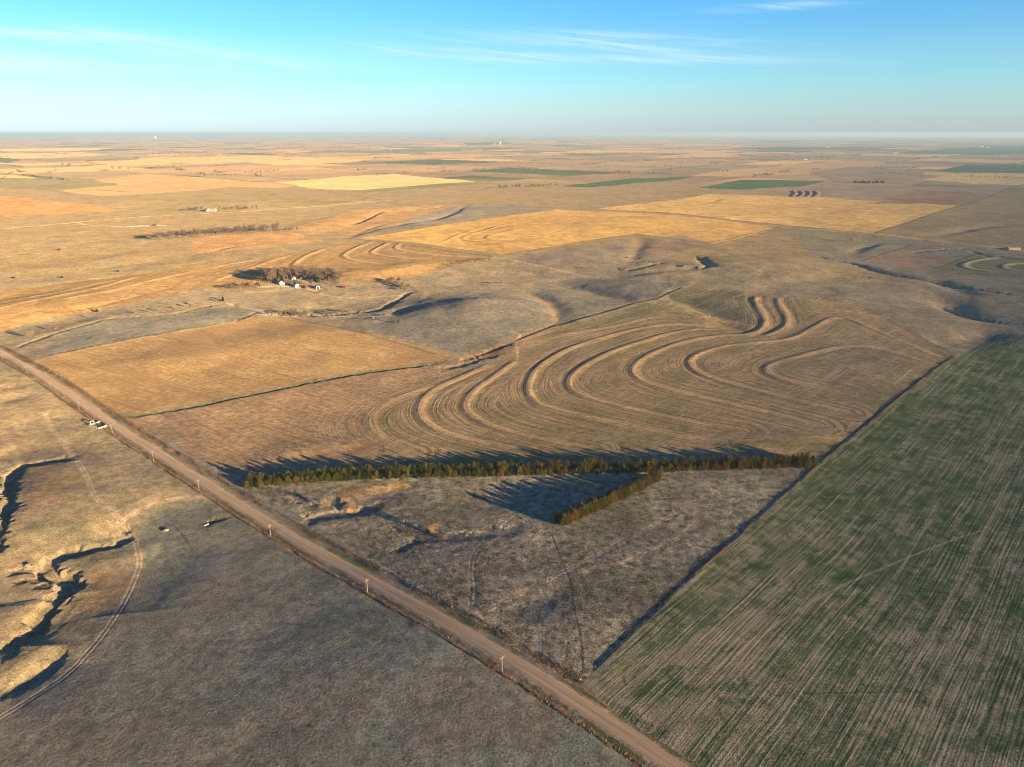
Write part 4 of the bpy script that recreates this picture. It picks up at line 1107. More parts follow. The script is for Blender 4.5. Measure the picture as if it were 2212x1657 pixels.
scatter_trees([(572, 612), (585, 600), (640, 594), (720, 600), (744, 617), (716, 616), (660, 608), (600, 606), (588, 616)], 86, BT, 1.05, 1.6, 'tall bare grey tree in the grove behind the farmstead', 'bare trees of the farmstead grove', 1)
scatter_trees([(560, 608), (600, 602), (640, 600), (636, 606), (590, 612)], 5, [CED[3][0], CED[3][1]], 1.1, 1.4, 'dark green cedar among the bare farmstead trees', 'dark cedars of the farmstead grove', 2)
line_trees([(596, 614), (620, 613), (650, 615), (676, 618)], 9, BT, .55, .85, 'small bare tree standing among the white farm buildings', 'small bare trees among the farm buildings', 21, 7)
line_trees([(488, 627), (520, 625), (568, 622)], 13, BT, .65, .85, 'low bare tree in the row left of the farmstead', 'low bare trees left of the farmstead', 3, 5)
line_trees([(590, 683), (605, 681), (622, 680), (650, 681), (668, 680)], 9, BT, .5, .8, 'bare tree along the creek below the farmstead', 'bare trees on the creek below the farmstead', 4, 4)
line_trees([(700, 682), (730, 681), (760, 680), (800, 677)], 8, BT, .45, .75, 'small bare tree along the creek left of the rubble', 'small bare trees on the creek by the rubble', 5, 4)
line_trees([(828, 607), (850, 612), (872, 622), (884, 630)], 20, BT, .5, .8, 'bare tree of the thicket at the creek bend', 'bare trees of the creek bend thicket', 6, 8)
line_trees([(330, 521), (390, 514), (432, 511), (480, 507), (530, 504), (605, 501)], 58, BT, 1.1, 1.7, 'grey leafless tree in the long row across the pasture', 'leafless trees of the long row across the pasture', 7, 9)
line_trees([(608, 501), (647, 500)], 9, BT, .5, .7, 'small leafless tree at the thin end of the long row', 'small leafless trees at the end of the long row', 8, 5)
line_trees([(405, 457), (440, 454)], 7, BT, .8, 1.1, 'bare tree left of the roadside house', 'bare trees left of the roadside house', 9, 10)
line_trees([(470, 453), (560, 451)], 10, BT, .7, 1.0, 'bare tree right of the roadside house', 'bare trees right of the roadside house', 10, 10)
line_trees([(1075, 408), (1110, 406), (1150, 405), (1200, 402)], 22, BT, 1.0, 1.3, 'bare tree of the distant pale grove by the green field', 'bare trees of the distant pale grove', 11, 20)
line_trees([(1843, 396), (1911, 396)], 26, [CED[3][0], CED[3][1], CED[3][2]], 1.4, 2.0, 'dark cedar of the distant windbreak beside the green field', 'dark cedars of the distant windbreak', 12, 9)
line_trees([(970, 575), (1000, 571), (1030, 566), (1064, 560)], 9, BT, .35, .6, 'small bare tree along the fence above the farm track', 'small bare trees along the farm track fence', 13, 5)
for i, (uv, n, lb) in enumerate([
        ([(312, 338), (440, 330)], 16, 'far tree in the creek row left of the distant white house'), ([(497, 316), (621, 314)], 14, 'tiny far tree in the row near the left horizon'),
        ([(138, 360), (158, 360)], 5, 'far tree in the small clump on the left plain'), ([(232, 367), (282, 369)], 6, 'far tree in the thin row on the left plain'),
        ([(1694, 347), (1791, 347)], 16, 'far tree in the dark row of the distant right farm'), ([(1882, 331), (1939, 331)], 10, 'far tree beside the distant green field farm'),
        ([(1430, 338), (1470, 338)], 8, 'far tree of the dark clump on the right plain'), ([(926, 314), (956, 314)], 6, 'far tree in the short row left of the elevator town'),
        ([(1010, 313), (1068, 313)], 12, 'far tree in the town left of the grain elevator'), ([(1080, 313), (1100, 313)], 5, 'far tree in the town right of the grain elevator'),
        ([(640, 337), (700, 336)], 9, 'far tree in the shelterbelt left of the picture centre')]):
    kk = [CED[3][0], BT[0]] if i in (4, 7, 8, 9) else [BT[0], BT[2]]
    line_trees(uv, max(3, int(n * .6)), kk, 1.3, 2.2, lb, lb.replace('far tree', 'far trees'), 30 + i, 14)
# single trees and shrubs one can pick out
p = at(941, 1160); BT2[0].put((p.x, p.y, p.z - .2), 1.0, 1.25, 'pale tan bare tree standing alone at the draw in the grass lot')
one_tree(925, 1152, CED[3][2], .62, 'small dark cedar left of the pale lone tree in the grass lot')
one_tree(952, 1164, CED[1][0], .42, 'small olive cedar at the foot of the pale lone tree')
one_tree(881, 1151, CED[1][1], .36, 'little olive cedar apart to the left of the pale lone tree')
one_tree(700, 1098, BT2[1], .95, 'golden willow bush by the draw near the road')
one_tree(712, 1094, BT2[0], .6, 'small golden bush right of the willow bush')
one_tree(72, 733, BT2[0], 1.5, 'bare bushy tree by the creek, nearest the road')
one_tree(124, 717, BT2[1], 1.1, 'bare tree by the creek, second from the road')
one_tree(210, 675, CED[3][1], .75, 'dark cedar on the pasture slope above the creek line')
one_tree(210, 690, BT2[1], .9, 'brown bare tree below the dark pasture cedar')
for i, (u, v) in enumerate([(302, 680), (333, 678), (358, 676), (392, 671), (410, 666), (428, 663)]):
    one_tree(u, v, BT2[i % 2], .9 + .15 * (i % 3), ('first', 'second', 'third', 'fourth', 'fifth', 'sixth')[i] + ' small tan tree from the left on the creek bank')
one_tree(470, 653, BT2[0], .8, 'tan bush left of the dark cedar at the farm pond')
one_tree(482, 651, CED[3][0], 1.0, 'dark cedar by the small farm pond bank')
one_tree(1836, 525, BT2[0], 1.9, 'big golden tree beside the pond on the right')
one_tree(1535, 683, BT2[1], .9, 'rust brown shrubby tree beside the pale broken trunk')
one_tree(861, 697, CED[2][0], .62, 'rust red dead cedar casting a long shadow on the round hill foot')
one_tree(789, 690, CED[2][1], .45, 'small brown cedar left of the rust red dead cedar')
one_tree(1058, 566, BT2[0], 1.1, 'pale tree at the field corner above the farm track')
for i, (u, v, lb) in enumerate([(1257, 662, 'x'), (1386, 640, 'x'), (1402, 646, 'x'), (1419, 647, 'x'), (1446, 643, 'x')]): pass
for u, v, lb in [(1257, 580, 'left'), (1381, 559, 'second'), (1402, 566, 'third'), (1412, 567, 'fourth'), (1354, 557, 'upper')]:
    one_tree(u, v, BUSH[0], 1.6, f'dark shrub on the pasture below the cut wheat, {lb} of five')
for u, v, lb in [(255, 587, 'right'), (134, 600, 'middle'), (30, 601, 'left'), (128, 540, 'upper')]:
    one_tree(u, v, BUSH[0], 2.2, f'dark shrub on the far left slope, {lb} one of four')
for i, (u, v, lb) in enumerate([(1264, 1466, 'orange weed clump at the wheat field corner'), (1232, 1461, 'orange weed clump by the road fence near the corner'), (1011, 1329, 'orange weed clump at the end of the lot trail'), (1222, 1464, 'small rusty weed clump left of the corner clumps'), (1258, 1474, 'low rusty weed clump below the corner clump')]):
    one_tree(u, v, BUSH[2], (.75, .6, .7, .5, .55)[i], lb)

for k_ in KINDS:                                   # kinds that found no place
    if not k_.used:
        for ch in list(k_.root.children): bpy.data.objects.remove(ch)
        bpy.data.objects.remove(k_.root)
# ---- power line
POLES = [(4, 778), (52, 808), (110, 842), (174, 885), (250, 934), (340, 990.5), (437, 1055), (590, 1154.5), (789.6, 1280), (1069, 1460)]
pw = [PM(*p) for p in POLES]
lat = float(np.mean([(q - ROAD[0]) @ ROAD_N for q in pw]))
def pole_line():
    root = thing('power_pole', 'x', 'power pole')
    h = 8.0
    m = MB(); m.tube((0, 0, -.5), (0, 0, h), .165, .11, 8); m.build('shaft', M_POLE, root)
    m = MB(); m.box((.16, 0, h - .75), (.14, 2.7, .20)); arm = m.build('crossarm', M_POLE, root)
    for s in (-1, 1):
        m = MB(); m.tube((.16, s * 1.2, h - .65), (.16, s * 1.2, h - .36), .07, .05, 6); m.build('insulator', M_WHITE, arm)
        m = MB(); m.tube((.14, s * .75, h - .8), (.14, 0, h - 1.5), .03, .03, 4); m.build('brace', M_POLE, root)
    k = Kind(root)
    rz = math.atan2(ROAD_D[1], ROAD_D[0])
    ords = ['tenth', 'ninth', 'eighth', 'seventh', 'sixth', 'fifth', 'fourth', 'third', 'second', 'first']
    tops = []
    ss = [(q - ROAD[0]) @ ROAD_D for q in pw]
    for i, s in enumerate(ss):
        q = ROAD[0] + ROAD_D * s + ROAD_N * lat
        z = gz(*q)
        lb = f'wooden power pole with crossarm, {ords[i]} along the road counted from the bottom'
        if i == 9: lb = 'wooden power pole with crossarm nearest the bottom of the picture'
        if i == 4: lb = 'wooden power pole with crossarm beside the white walled plot'
        k.put((q[0], q[1], z), rz, 1, lb)
        tops.append((q, z))
    g = ss[0] - (ss[1] - ss[0])
    for nm, o in (('road', 1.2), ('pasture', -1.2)):
        m = MB()
        pts = [(ROAD[0] + ROAD_D * (ss[0] - 75) + ROAD_N * lat, tops[0][1])] + tops + [(ROAD[0] + ROAD_D * (ss[-1] + 88) + ROAD_N * lat, tops[-1][1])]
        for (qa, za), (qb, zb) in zip(pts[:-1], pts[1:]):
            prev = None
            for j in range(9):
                t = j / 8; q = qa * (1 - t) + qb * t + ROAD_N * o; z = za * (1 - t) + zb * t + h - .36 - 1.0 * 4 * t * (1 - t)
                c = (q[0], q[1], z)
                if prev: m.tube(prev, c, .02, .02, 4, False)
                prev = c
        tag(m.build('power_wire', M_WIRE), f'thin overhead wire strung on the {nm} side of the power poles', 'wire')
pole_line()

# ---- fences
def fence(uv, name_label, n, world=None, ht=1.2):
    w = G(uv) if world is None else world
    seg = np.linalg.norm(np.diff(w, axis=0), axis=1); cum = np.concatenate([[0], np.cumsum(seg)])
    s = np.linspace(0, cum[-1], n); x = np.interp(s, cum, w[:, 0]); y = np.interp(s, cum, w[:, 1]); z = height(x, y)
    root = thing('wire_fence', name_label, 'fence', (x[0], y[0], z[0]))
    me = None
    for i in range(n):
        if me is None:
            m = MB(); m.tube((0, 0, -.3), (0, 0, ht + .1), .075, .065, 5); me = m.mesh('post', M_POLE)
        o = add_obj('post', me, root); o.location = (x[i] - x[0], y[i] - y[0], z[i] - z[0])
        o.rotation_euler = (RNG.uniform(-.05, .05), RNG.uniform(-.05, .05), 0)
    m = MB()
    for k in (.4, .75, 1.1):
        for i in range(n - 1): m.tube((x[i] - x[0], y[i] - y[0], z[i] - z[0] + k * ht / 1.2), (x[i + 1] - x[0], y[i + 1] - y[0], z[i + 1] - z[0] + k * ht / 1.2), .012, .012, 3, False)
    m.build('wire', M_WIRE, root)
ra = lambda s, l: ROAD[0] + ROAD_D * s + ROAD_N * l
s0 = (PM(-40, 750) - ROAD[0]) @ ROAD_D; s1 = (PM(1440, 1680) - ROAD[0]) @ ROAD_D
fence(None, 'wire fence along the pasture side of the gravel road', 98, np.array([ra(s0, lat - .9), ra(s1, lat - .9)]))
s0 = (PM(520, 1060) - ROAD[0]) @ ROAD_D; s1 = (PM(1240, 1500) - ROAD[0]) @ ROAD_D
fence(None, 'wire fence between the grass lot and the gravel road', 60, np.array([ra(s0, 11.5), ra(s1, 11.5)]))
fence([(1266, 1462), (1400, 1338), (1478, 1264), (1640, 1118), (1790, 986), (1953, 852), (2063, 770)], 'wire fence along the edge of the green wheat field', 95)
fence([(1889, 504), (1980, 474), (2074, 444), (2140, 422), (2198, 402)], 'long fence beside the far right end of the cut wheat', 90, ht=1.5)

# ---- the white walled plot by the road
def walled_plot():
    F_, R_, B2, B1, L_ = [PM(*p) for p in ((213, 927), (230, 921), (226.5, 915.5), (216.5, 910.5), (193, 920))]
    c = (F_ + R_ + B1 + L_) / 4; z0 = gz(*c)
    root = thing('walled_plot', 'white walled plot with an arched gateway beside the road', 'walled enclosure', (c[0], c[1], z0))
    def wall(a, b, h, nm='wall', th=.35):
        a = a - c; b = b - c; d = b - a; l = np.linalg.norm(d); m = MB(); rz = math.atan2(d[1], d[0]); q = (a + b) / 2
        m.box((q[0], q[1], h / 2 - .2), (l, th, h + .4), rz)
        m.box((q[0], q[1], h + .05), (l + .1, th + .12, .1), rz)
        return m.build(nm, M_PLASTER, root)
    wall(F_, R_ * .98 + F_ * .02, 1.15)
    wall(R_, B2, 1.2); wall(B2, B1, 1.1)
    A = B1 * .62 + L_ * .38
    wall(B1 * .97 + A * .03, A, 1.1)
    for t in (.0, .16, .32, .48, .62, .8, 1):
        q = L_ * (1 - t) + F_ * t - c
        m = MB(); m.box((q[0], q[1], .55), (.55, .55, 1.5)); m.box((q[0], q[1], 1.35), (.7, .7, .1)); m.build('pillar', M_PLASTER, root)
    wall(L_, L_ * .45 + B1 * .55, 1.2)
    # arched gateway on the far left side
    d = (A - L_); l = np.linalg.norm(d); d = d / l; n = np.array([-d[1], d[0]])
    mid = (A * .45 + L_ * .55) - c; W_ = 3.0; m = MB()
    pr = []
    for s in (-1, 1): 
        q = mid + d * s * W_ / 2; m.box((q[0], q[1], 1.3), (.6, .6, 3.0), math.atan2(d[1], d[0]))
    for k in range(8):
        a0, a1 = math.pi * k / 8, math.pi * (k + 1) / 8
        pa = mid + d * math.cos(a0) * W_ / 2; pb = mid + d * math.cos(a1) * W_ / 2
        m.tube((pa[0], pa[1], 2.6 + math.sin(a0) * .7), (pb[0], pb[1], 2.6 + math.sin(a1) * .7), .36, .36, 6)
    m.build('gateway_arch', M_PLASTER, root)
    m = MB(); q = c * 0; m.box((.5, .3, .02), (7, 5, .12), math.atan2(d[1], d[0])); m.build('floor_slab', plain_mat('worn_slab', (.30, .215, .15), .9, .2, .6), root)
walled_plot()

# ---- buildings
def building(u, v, w, l, h, rh, rz, label, cat='shed', name='farm_shed', wall=None, roof=None, doors=1, windows=2, chimney=False, big=False):
    wall = wall or M_WHITE; roof = roof or M_TIN
    p = at(u, v)
    root = thing(name, label, cat, (p.x, p.y, p.z - .1), rz)
    m = MB()
    hw, hl = w / 2, l / 2
    m.box((0, 0, h / 2 - .3), (l, w, h + .6))
    for s in (-1, 1):
        m.quad(*([(s * hl, -hw, h), (s * hl, hw, h), (s * hl, 0, h + rh)][::s]))
    m.build('wall', wall, root)
    m = MB(); t = .12; e = .35
    for s in (-1, 1):
        a = (-hl - e, s * (hw + e), h - rh * e / hw + .02); b = (hl + e, s * (hw + e), h - rh * e / hw + .02); c_ = (hl + e, 0, h + rh + .02); d = (-hl - e, 0, h + rh + .02)
        up = lambda q: (q[0], q[1], q[2] + t)
        m.quad(*[up(q) for q in ((a, b, c_, d) if s < 0 else (d, c_, b, a))]); m.quad(*((d, c_, b, a) if s < 0 else (a, b, c_, d)))
        m.quad(a, b, up(b), up(a)); m.quad(b, c_, up(c_), up(b)); m.quad(d, a, up(a), up(d))
    ro = m.build('roof', roof, root)
    if chimney:
        m = MB(); m.box((l * .2, .6, h + rh + .2), (.6, .6, 1.6)); m.build('chimney', M_WOODB, ro)
    for i in range(doors):
        m = MB(); dw, dh = (min(w * .55, 4), h * .8) if big else (1.0, 2.1)
        m.box((hl + .03, (0 if doors == 1 else (i - .5) * w * .5), dh / 2), (.06, dw, dh)); m.build('door', M_DARK, root)
    for i in range(windows):
        m = MB(); x = (i - (windows - 1) / 2) * l / (windows + .5)
        m.box((x, -hw - .03, h * .55), (1.1, .06, 1.1)); f = m.build('window', M_WHITE if wall is not M_WHITE else M_WOODB, root)
        m = MB(); m.box((x, -hw - .07, h * .55), (.9, .03, .9)); m.build('pane', M_GLASS, f)
RD = math.atan2(E_[1], E_[0])
building(607, 613.5, 8, 13, 4.2, 2.2, RD - .25, 'white gabled shed at the left of the farmstead', big=False, doors=1)
building(640, 619.5, 6.5, 10, 4.0, 1.9, RD - .25, 'smaller white gabled building right of the biggest white shed')
building(685, 623, 5.5, 7, 3.4, 1.5, RD - .25, 'white shed with a dark doorway at the corral corner', big=True)
building(631, 603.5, 7.5, 11, 3.2, 2.2, RD, 'white farmhouse half hidden among the bare trees', 'house', 'farmhouse', windows=3, chimney=True)
building(648, 602, 4.5, 6, 2.8, 1.3, RD, 'little white outbuilding deep among the bare trees')
building(659, 622, 5, 9, 2.6, 1.1, RD, 'low brown shed beside the farmyard corral', wall=M_WOODB, roof=M_RED)
building(652, 620.5, 4, 6, 2.4, 1.0, RD + .5, 'small brown lean shed left of the low brown shed', wall=M_WOODB, roof=M_WOODB)
building(743, 622, 4, 8, 2.4, .9, RD + .3, 'rust red low shed right of the farm grove', wall=M_RED, roof=M_RED)
building(447, 456.5, 9, 14, 5, 2.6, RD, 'white house beside the far dirt road', 'house', 'farmhouse', windows=3, chimney=True)
building(459, 456, 12, 22, 5, 3.0, RD + .6, 'tan roofed barn beside the far white house', 'barn', 'barn', wall=M_PLASTER, roof=M_TINW, big=True)
building(335, 488, 5, 9, 3.2, 1.2, RD + .2, 'red shed standing on the pale gravel pad', wall=M_RED, roof=M_RED)
building(2188, 539, 10, 26, 3.4, 1.4, .1, 'long grey roofed barn at the right edge', 'barn', 'barn', wall=plain_mat('dull_tin', (.16, .16, .15), .8, .15, .6), roof=plain_mat('dull_roof', (.22, .215, .20), .8, .15, .6), big=True)
for u, v, w, l, lb in [(415, 337, 14, 26, 'tiny far white house left of the others on the plain'), (475, 334.5, 16, 30, 'tiny far white barn on the left plain'), (565, 306.5, 22, 50, 'tiny white barn near the left horizon, leftmost'),
                       (580, 306, 20, 46, 'tiny white barn near the left horizon, middle'), (610, 307, 24, 60, 'tiny white barn near the left horizon, rightmost'), (842, 325, 22, 60, 'tiny far white barn left of the elevator town'),
                       (1768, 303.5, 26, 70, 'tiny far white barn nearest the right horizon'), (1788, 318.5, 22, 60, 'tiny far white barn by the thin green strip'), (1934, 331.5, 18, 40, 'white barn at the left tip of the right green field'),
                       (2105, 319, 20, 40, 'white barn on the far green field, leftmost'), (2121, 317, 22, 50, 'white barn on the far green field, tallest'), (2134, 319, 20, 40, 'white barn on the far green field, rightmost'),
                       (1740, 346, 16, 30, 'white house among the dark far trees on the right')]:
    building(u, v, w, l, w * .35, w * .2, RD + (hash(lb) * 0 + u * .37) % .6, lb, 'barn', 'barn', wall=M_WHITE, roof=M_TINW, doors=1, windows=0, big=True)

def grain_elevator(u, v, n, r, h, label):
    p = at(u, v); root = thing('grain_elevator', label, 'grain elevator', (p.x, p.y, p.z - 1), -.2)
    for i in range(n):
        for s in (-1, 1):
            m = MB(); m.lathe(((i - n / 2) * 2 * r, s * r, 0), [(r, 0), (r, h), (r * .9, h + .6)], 14); m.build('silo', M_CONC, root)
    m = MB(); m.box((0, 0, h + 5), (n * 2 * r * .8, 2.2 * r, 8.8)); m.build('gallery', M_CONC, root)
    m = MB(); m.box((-n * r * .55, 0, h * .5 + 9), (3.2 * r, 2.6 * r, h + 18)); m.build('headhouse', M_CONC, root)
grain_elevator(1071, 313, 4, 7, 40, 'pale concrete grain elevator rising over the far town')
def tower(u, v, r, h, label):
    p = at(u, v); root = thing('grain_silo', label, 'silo', (p.x, p.y, p.z - 1))
    m = MB(); m.lathe((0, 0, 0), [(r, 0), (r, h)], 18); m.build('wall', M_SILO, root)
    m = MB(); m.lathe((0, 0, h), [(r * 1.05, 0), (r * .3, r * .55), (.5, r * .65)], 18); m.build('roof', M_TINW, root)
tower(1080, 313, 15, 64, 'white round silo right of the far grain elevator')
tower(335.5, 300.5, 40, 110, 'white far silo alone near the left horizon')

# ---- small things about the place
def stock_tank():
    p = at(1880, 601); root = thing('stock_tank', 'dark stock tank beside the trail on the right pasture', 'water tank', p)
    m = MB(); m.lathe((0, 0, -.2), [(1.7, 0), (1.7, 2.2), (1.6, 2.25), (1.55, 1.9)], 18); m.build('tank_wall', M_DARK, root)
    m = MB(); m.tube((1.9, 0, -.3), (1.9, 0, 3.2), .12, .1, 6); m.tube((1.9, 0, 3.0), (.8, 0, 3.0), .08, .08, 6); m.build('pipe', M_DARK, root)
stock_tank()
def rubble(u, v, n, rad, lb, seed):
    rg = random.Random(seed); p = at(u, v); m = MB()
    for i in range(n):
        a = rg.uniform(0, 6.28); r = rad * math.sqrt(rg.random()); s = rg.uniform(.4, 1.5) * (1.2 - .6 * r / rad)
        x, y = r * math.cos(a) * 1.6, r * math.sin(a)
        z = gz(p.x + x, p.y + y) - p.z
        i0 = len(m.v); m.box((x, y, z + s * .25 + .5 * (1 - r / rad)), (s * 1.4, s, s * .7), rg.uniform(0, 6.28))
        for k in range(i0, len(m.v)):
            q = m.v[k]; m.v[k] = (q[0] + rg.uniform(-.2, .2), q[1] + rg.uniform(-.2, .2), q[2] + rg.uniform(-.2, .2))
    o = m.build('rubble_pile', M_STONE); o.location = p; tag(o, lb, 'rubble')
rubble(824, 681, 60, 7, 'pale stone rubble pile at the creek bend below the round hill', 3)
rubble(812, 686.5, 16, 4, 'small stone heap below the big rubble pile', 4)
rubble(756, 679.5, 14, 3.5, 'thin pale stone heap left along the creek', 5)
rubble(358, 1146, 16, .8, 'heap of white scrap boards in the left pasture', 6)
rubble(60, 1222, 14, 1.5, 'pale broken stones in the eroded creek bed', 8)
rubble(120, 1265, 12, 1.2, 'pale stones at the lower end of the creek bed', 9)
rubble(355, 473, 30, 6, 'white gravel heap beside the far dirt road', 10)
def lying_pole():
    a, b = at(328, 1143), at(359, 1157); m = MB(); d = b - a
    m.tube((0, 0, .25), (d.x, d.y, d.z + .22), .16, .13, 8)
    o = m.build('fallen_pole', M_POLE); o.location = a; tag(o, 'long weathered pole lying beside the scrap boards', 'fallen pole')
lying_pole()
def culvert(u, v, lb, rz):
    p = at(u, v); root = thing('culvert', lb, 'culvert', p, rz)
    m = MB(); n = 14; r = .42
    for r_, x0, x1 in ((r, -.6, 2.2), (r - .08, -.6, 2.2)):
        for k in range(n):
            a0, a1 = 2 * math.pi * k / n, 2 * math.pi * (k + 1) / n
            q = [(x0, r_ * math.cos(a0), .3 + r_ * math.sin(a0)), (x0, r_ * math.cos(a1), .3 + r_ * math.sin(a1)), (x1, r_ * math.cos(a1), .3 + r_ * math.sin(a1)), (x1, r_ * math.cos(a0), .3 + r_ * math.sin(a0))]
            m.quad(*q)
    m.build('pipe', M_TINW, root)
    m = MB(); m.box((.2, .6, .15), (.3, .3, 1.1)); m.box((.2, -.6, .15), (.3, .3, 1.1)); m.box((.2, 0, .82), (.34, 1.5, .16)); m.build('headwall', M_CONC, root)
culvert(443, 1136, 'white culvert end at the mouth of the roadside draw', math.atan2(ROAD_N[1], ROAD_N[0]))
def broken_trunk():
    p = at(1532.5, 685); root = thing('dead_tree', 'pale broken tree trunk beside the gully in the terraced field', 'dead tree', p)
    m = MB(); m.tube((0, 0, -.3), (-.3, 0, 3.4), .5, .34, 8); m.build('trunk', M_STONE, root)
    for s, q in ((-1, 2.6), (1, 2.1), (-.6, 3.1)):
        m = MB(); m.tube((-.2, 0, q), (s * 1.5 - .3, .3, q + 1.8), .2, .08, 6); m.build('limb', M_STONE, root)
broken_trunk()
def marker(u, v, lb):
    p = at(u, v); root = thing('marker_post', lb, 'marker', p)
    m = MB(); m.tube((0, 0, -.2), (0, 0, 1.1), .05, .05, 6); m.build('post', M_WHITE, root)
    m = MB(); m.box((.06, 0, 1.0), (.04, .55, .5), 0); m.build('plate', M_WHITE, root); root.rotation_euler = (0, 0, -.9)
marker(1253.5, 1472, 'small white marker plate among the rusty corner weeds')
# corral rails at the farmstead
def corral():
    pts = [(640, 634), (668, 622), (690, 626), (709, 627), (680, 634), (655, 629)]
    w = G([(655, 627), (683, 634.5), (710, 627), (690, 620), (665, 619)])
    x, y = np.append(w[:, 0], w[0, 0]), np.append(w[:, 1], w[0, 1]); z = height(x, y)
    root = thing('corral', 'brown board corral below the farmstead sheds', 'corral', (x[0], y[0], z[0]))
    for i in range(5):
        m = MB(); n = 8
        for k in (.5, 1.0, 1.5): m.tube((x[i] - x[0], y[i] - y[0], z[i] - z[0] + k), (x[i + 1] - x[0], y[i + 1] - y[0], z[i + 1] - z[0] + k), .12, .12, 4)
        for j in range(n):
            t = j / n; m.tube((x[i] * (1 - t) + x[i + 1] * t - x[0], y[i] * (1 - t) + y[i + 1] * t - y[0], z[i] * (1 - t) + z[i + 1] * t - z[0] - .3), (x[i] * (1 - t) + x[i + 1] * t - x[0], y[i] * (1 - t) + y[i + 1] * t - y[0], z[i] * (1 - t) + z[i + 1] * t - z[0] + 1.7), .12, .12, 5)
        m.build('rail_panel', M_WOODB, root)
corral()
# cattle on the trail below the far terraced field
def cattle():
    me = bpy.data.meshes.new('cow')
    J = [((0, 0, 1.08), .40), ((.75, 0, 1.12), .40), ((1.2, 0, 1.25), .24), ((1.55, 0, 1.32), .17), ((1.85, 0, 1.18), .10), ((-.75, 0, 1.15), .38), ((-1.0, 0, 1.2), .10), ((-1.08, 0, .55), .04)]
    E = [(0, 1), (1, 2), (2, 3), (3, 4), (0, 5), (5, 6), (6, 7)]
    for x, top in ((.78, 1), (-.78, 5)):
        for s in (-1, 1):
            i = len(J); J += [((x, s * .24, .78), .19), ((x + (.03 if x > 0 else -.10), s * .24, .42), .09), ((x, s * .24, .03), .08)]
            E += [(top, i), (i, i + 1), (i + 1, i + 2)]
    me.from_pydata([j[0] for j in J], E, []); me.update()
    o = bpy.data.objects.new('cow', me); C.objects.link(o)
    mod = o.modifiers.new('Skin', 'SKIN'); sub = o.modifiers.new('Sub', 'SUBSURF'); sub.levels = 1; sub.render_levels = 1
    for i, j in enumerate(J): me.skin_vertices[0].data[i].radius = (j[1], j[1])
    me.skin_vertices[0].data[0].use_root = True
    dg = bpy.context.evaluated_depsgraph_get()
    m2 = bpy.data.meshes.new_from_object(o.evaluated_get(dg)); bpy.data.objects.remove(o)
    m2.materials.clear(); m2.materials.append(M_COW); m2.name = 'cow'
    o = add_obj('cow', m2); tag(o, 'x', 'cow'); k = Kind(o)
    for i, (u, v) in enumerate([(1045, 611.4), (1049, 611.2), (1053.5, 611.5), (1056, 611.2), (1060.5, 611.4), (1069, 611.6), (1072.5, 611.5), (1077, 611.6), (1082, 611.4), (1033, 612), (1106, 613)]):
        p = at(u, v); k.put(p, RNG.uniform(-.9, .9) + (3.1 if i % 3 == 0 else 0), .85, 'tiny black cow in the line of cattle above the round hill', 'black cattle in a line above the round hill')
cattle()

# ---- grass and stones nobody could count
def blades(name, x, y, hts, cols, nb, seed, wid=.06, lean=.5):
    rng = np.random.default_rng(seed); n = len(x)
    z = height(x, y)
    X = np.repeat(x, nb); Y = np.repeat(y, nb); Z = np.repeat(z, nb); Hh = np.repeat(hts, nb) * rng.uniform(.6, 1.1, n * nb)
    cc = np.repeat(cols, nb, 0) * rng.uniform(.75, 1.2, (n * nb, 1))
    a = rng.uniform(0, 2 * np.pi, n * nb); r = rng.uniform(0, .35, n * nb) * Hh
    bx = X + r * np.cos(a); by = Y + r * np.sin(a); w = wid * (.7 + .6 * rng.random(n * nb)) * (Hh / .5) ** .5
    ln = lean * rng.uniform(.2, 1, n * nb) * Hh
    t = rng.uniform(0, np.pi, n * nb)
    v = np.empty((n * nb, 3, 3))
    v[:, 0] = np.stack([bx - w * np.cos(t), by - w * np.sin(t), Z - .05], 1)
    v[:, 1] = np.stack([bx + w * np.cos(t), by + w * np.sin(t), Z - .05], 1)
    v[:, 2] = np.stack([bx + ln * np.cos(a), by + ln * np.sin(a), Z + Hh], 1)
    me = np_mesh(name, v.reshape(-1, 3), np.arange(n * nb * 3).reshape(-1, 3), M_GRASS, False, True)
    set_color(me, 'albedo', np.repeat(cc, 3, 0).clip(.01, .9))
    return add_obj(name, me, kind='stuff')
def grass_mat():
    m, nt, N, L = new_mat('dry_grass')
    out = N('ShaderNodeOutputMaterial'); at_ = N('ShaderNodeAttribute'); at_.attribute_name = 'albedo'
    d = N('ShaderNodeBsdfDiffuse'); tr = N('ShaderNodeBsdfTranslucent'); mx = N('ShaderNodeMixShader'); mx.inputs[0].default_value = .3
    L(at_.outputs['Color'], d.inputs['Color']); L(at_.outputs['Color'], tr.inputs['Color'])
    L(d.outputs[0], mx.inputs[1]); L(tr.outputs[0], mx.inputs[2]); L(mx.outputs[0], out.inputs['Surface']); return m
M_GRASS = grass_mat()
def pick(rng, n, pal, wt):
    wt = np.array(wt, float) / sum(wt); return np.array(pal)[rng.choice(len(pal), n, p=wt)]
def rand_in(rng, w, n, dens=None):
    lo = w.min(0); hi = w.max(0); X, Y = [], []; c = 0
    while c < n:
        x = rng.uniform(lo[0], hi[0], n); y = rng.uniform(lo[1], hi[1], n); k = inside(x, y, w)
        if dens is not None: k &= rng.random(n) < dens(x, y)
        X.append(x[k]); Y.append(y[k]); c += k.sum()
    return np.concatenate(X)[:n], np.concatenate(Y)[:n]
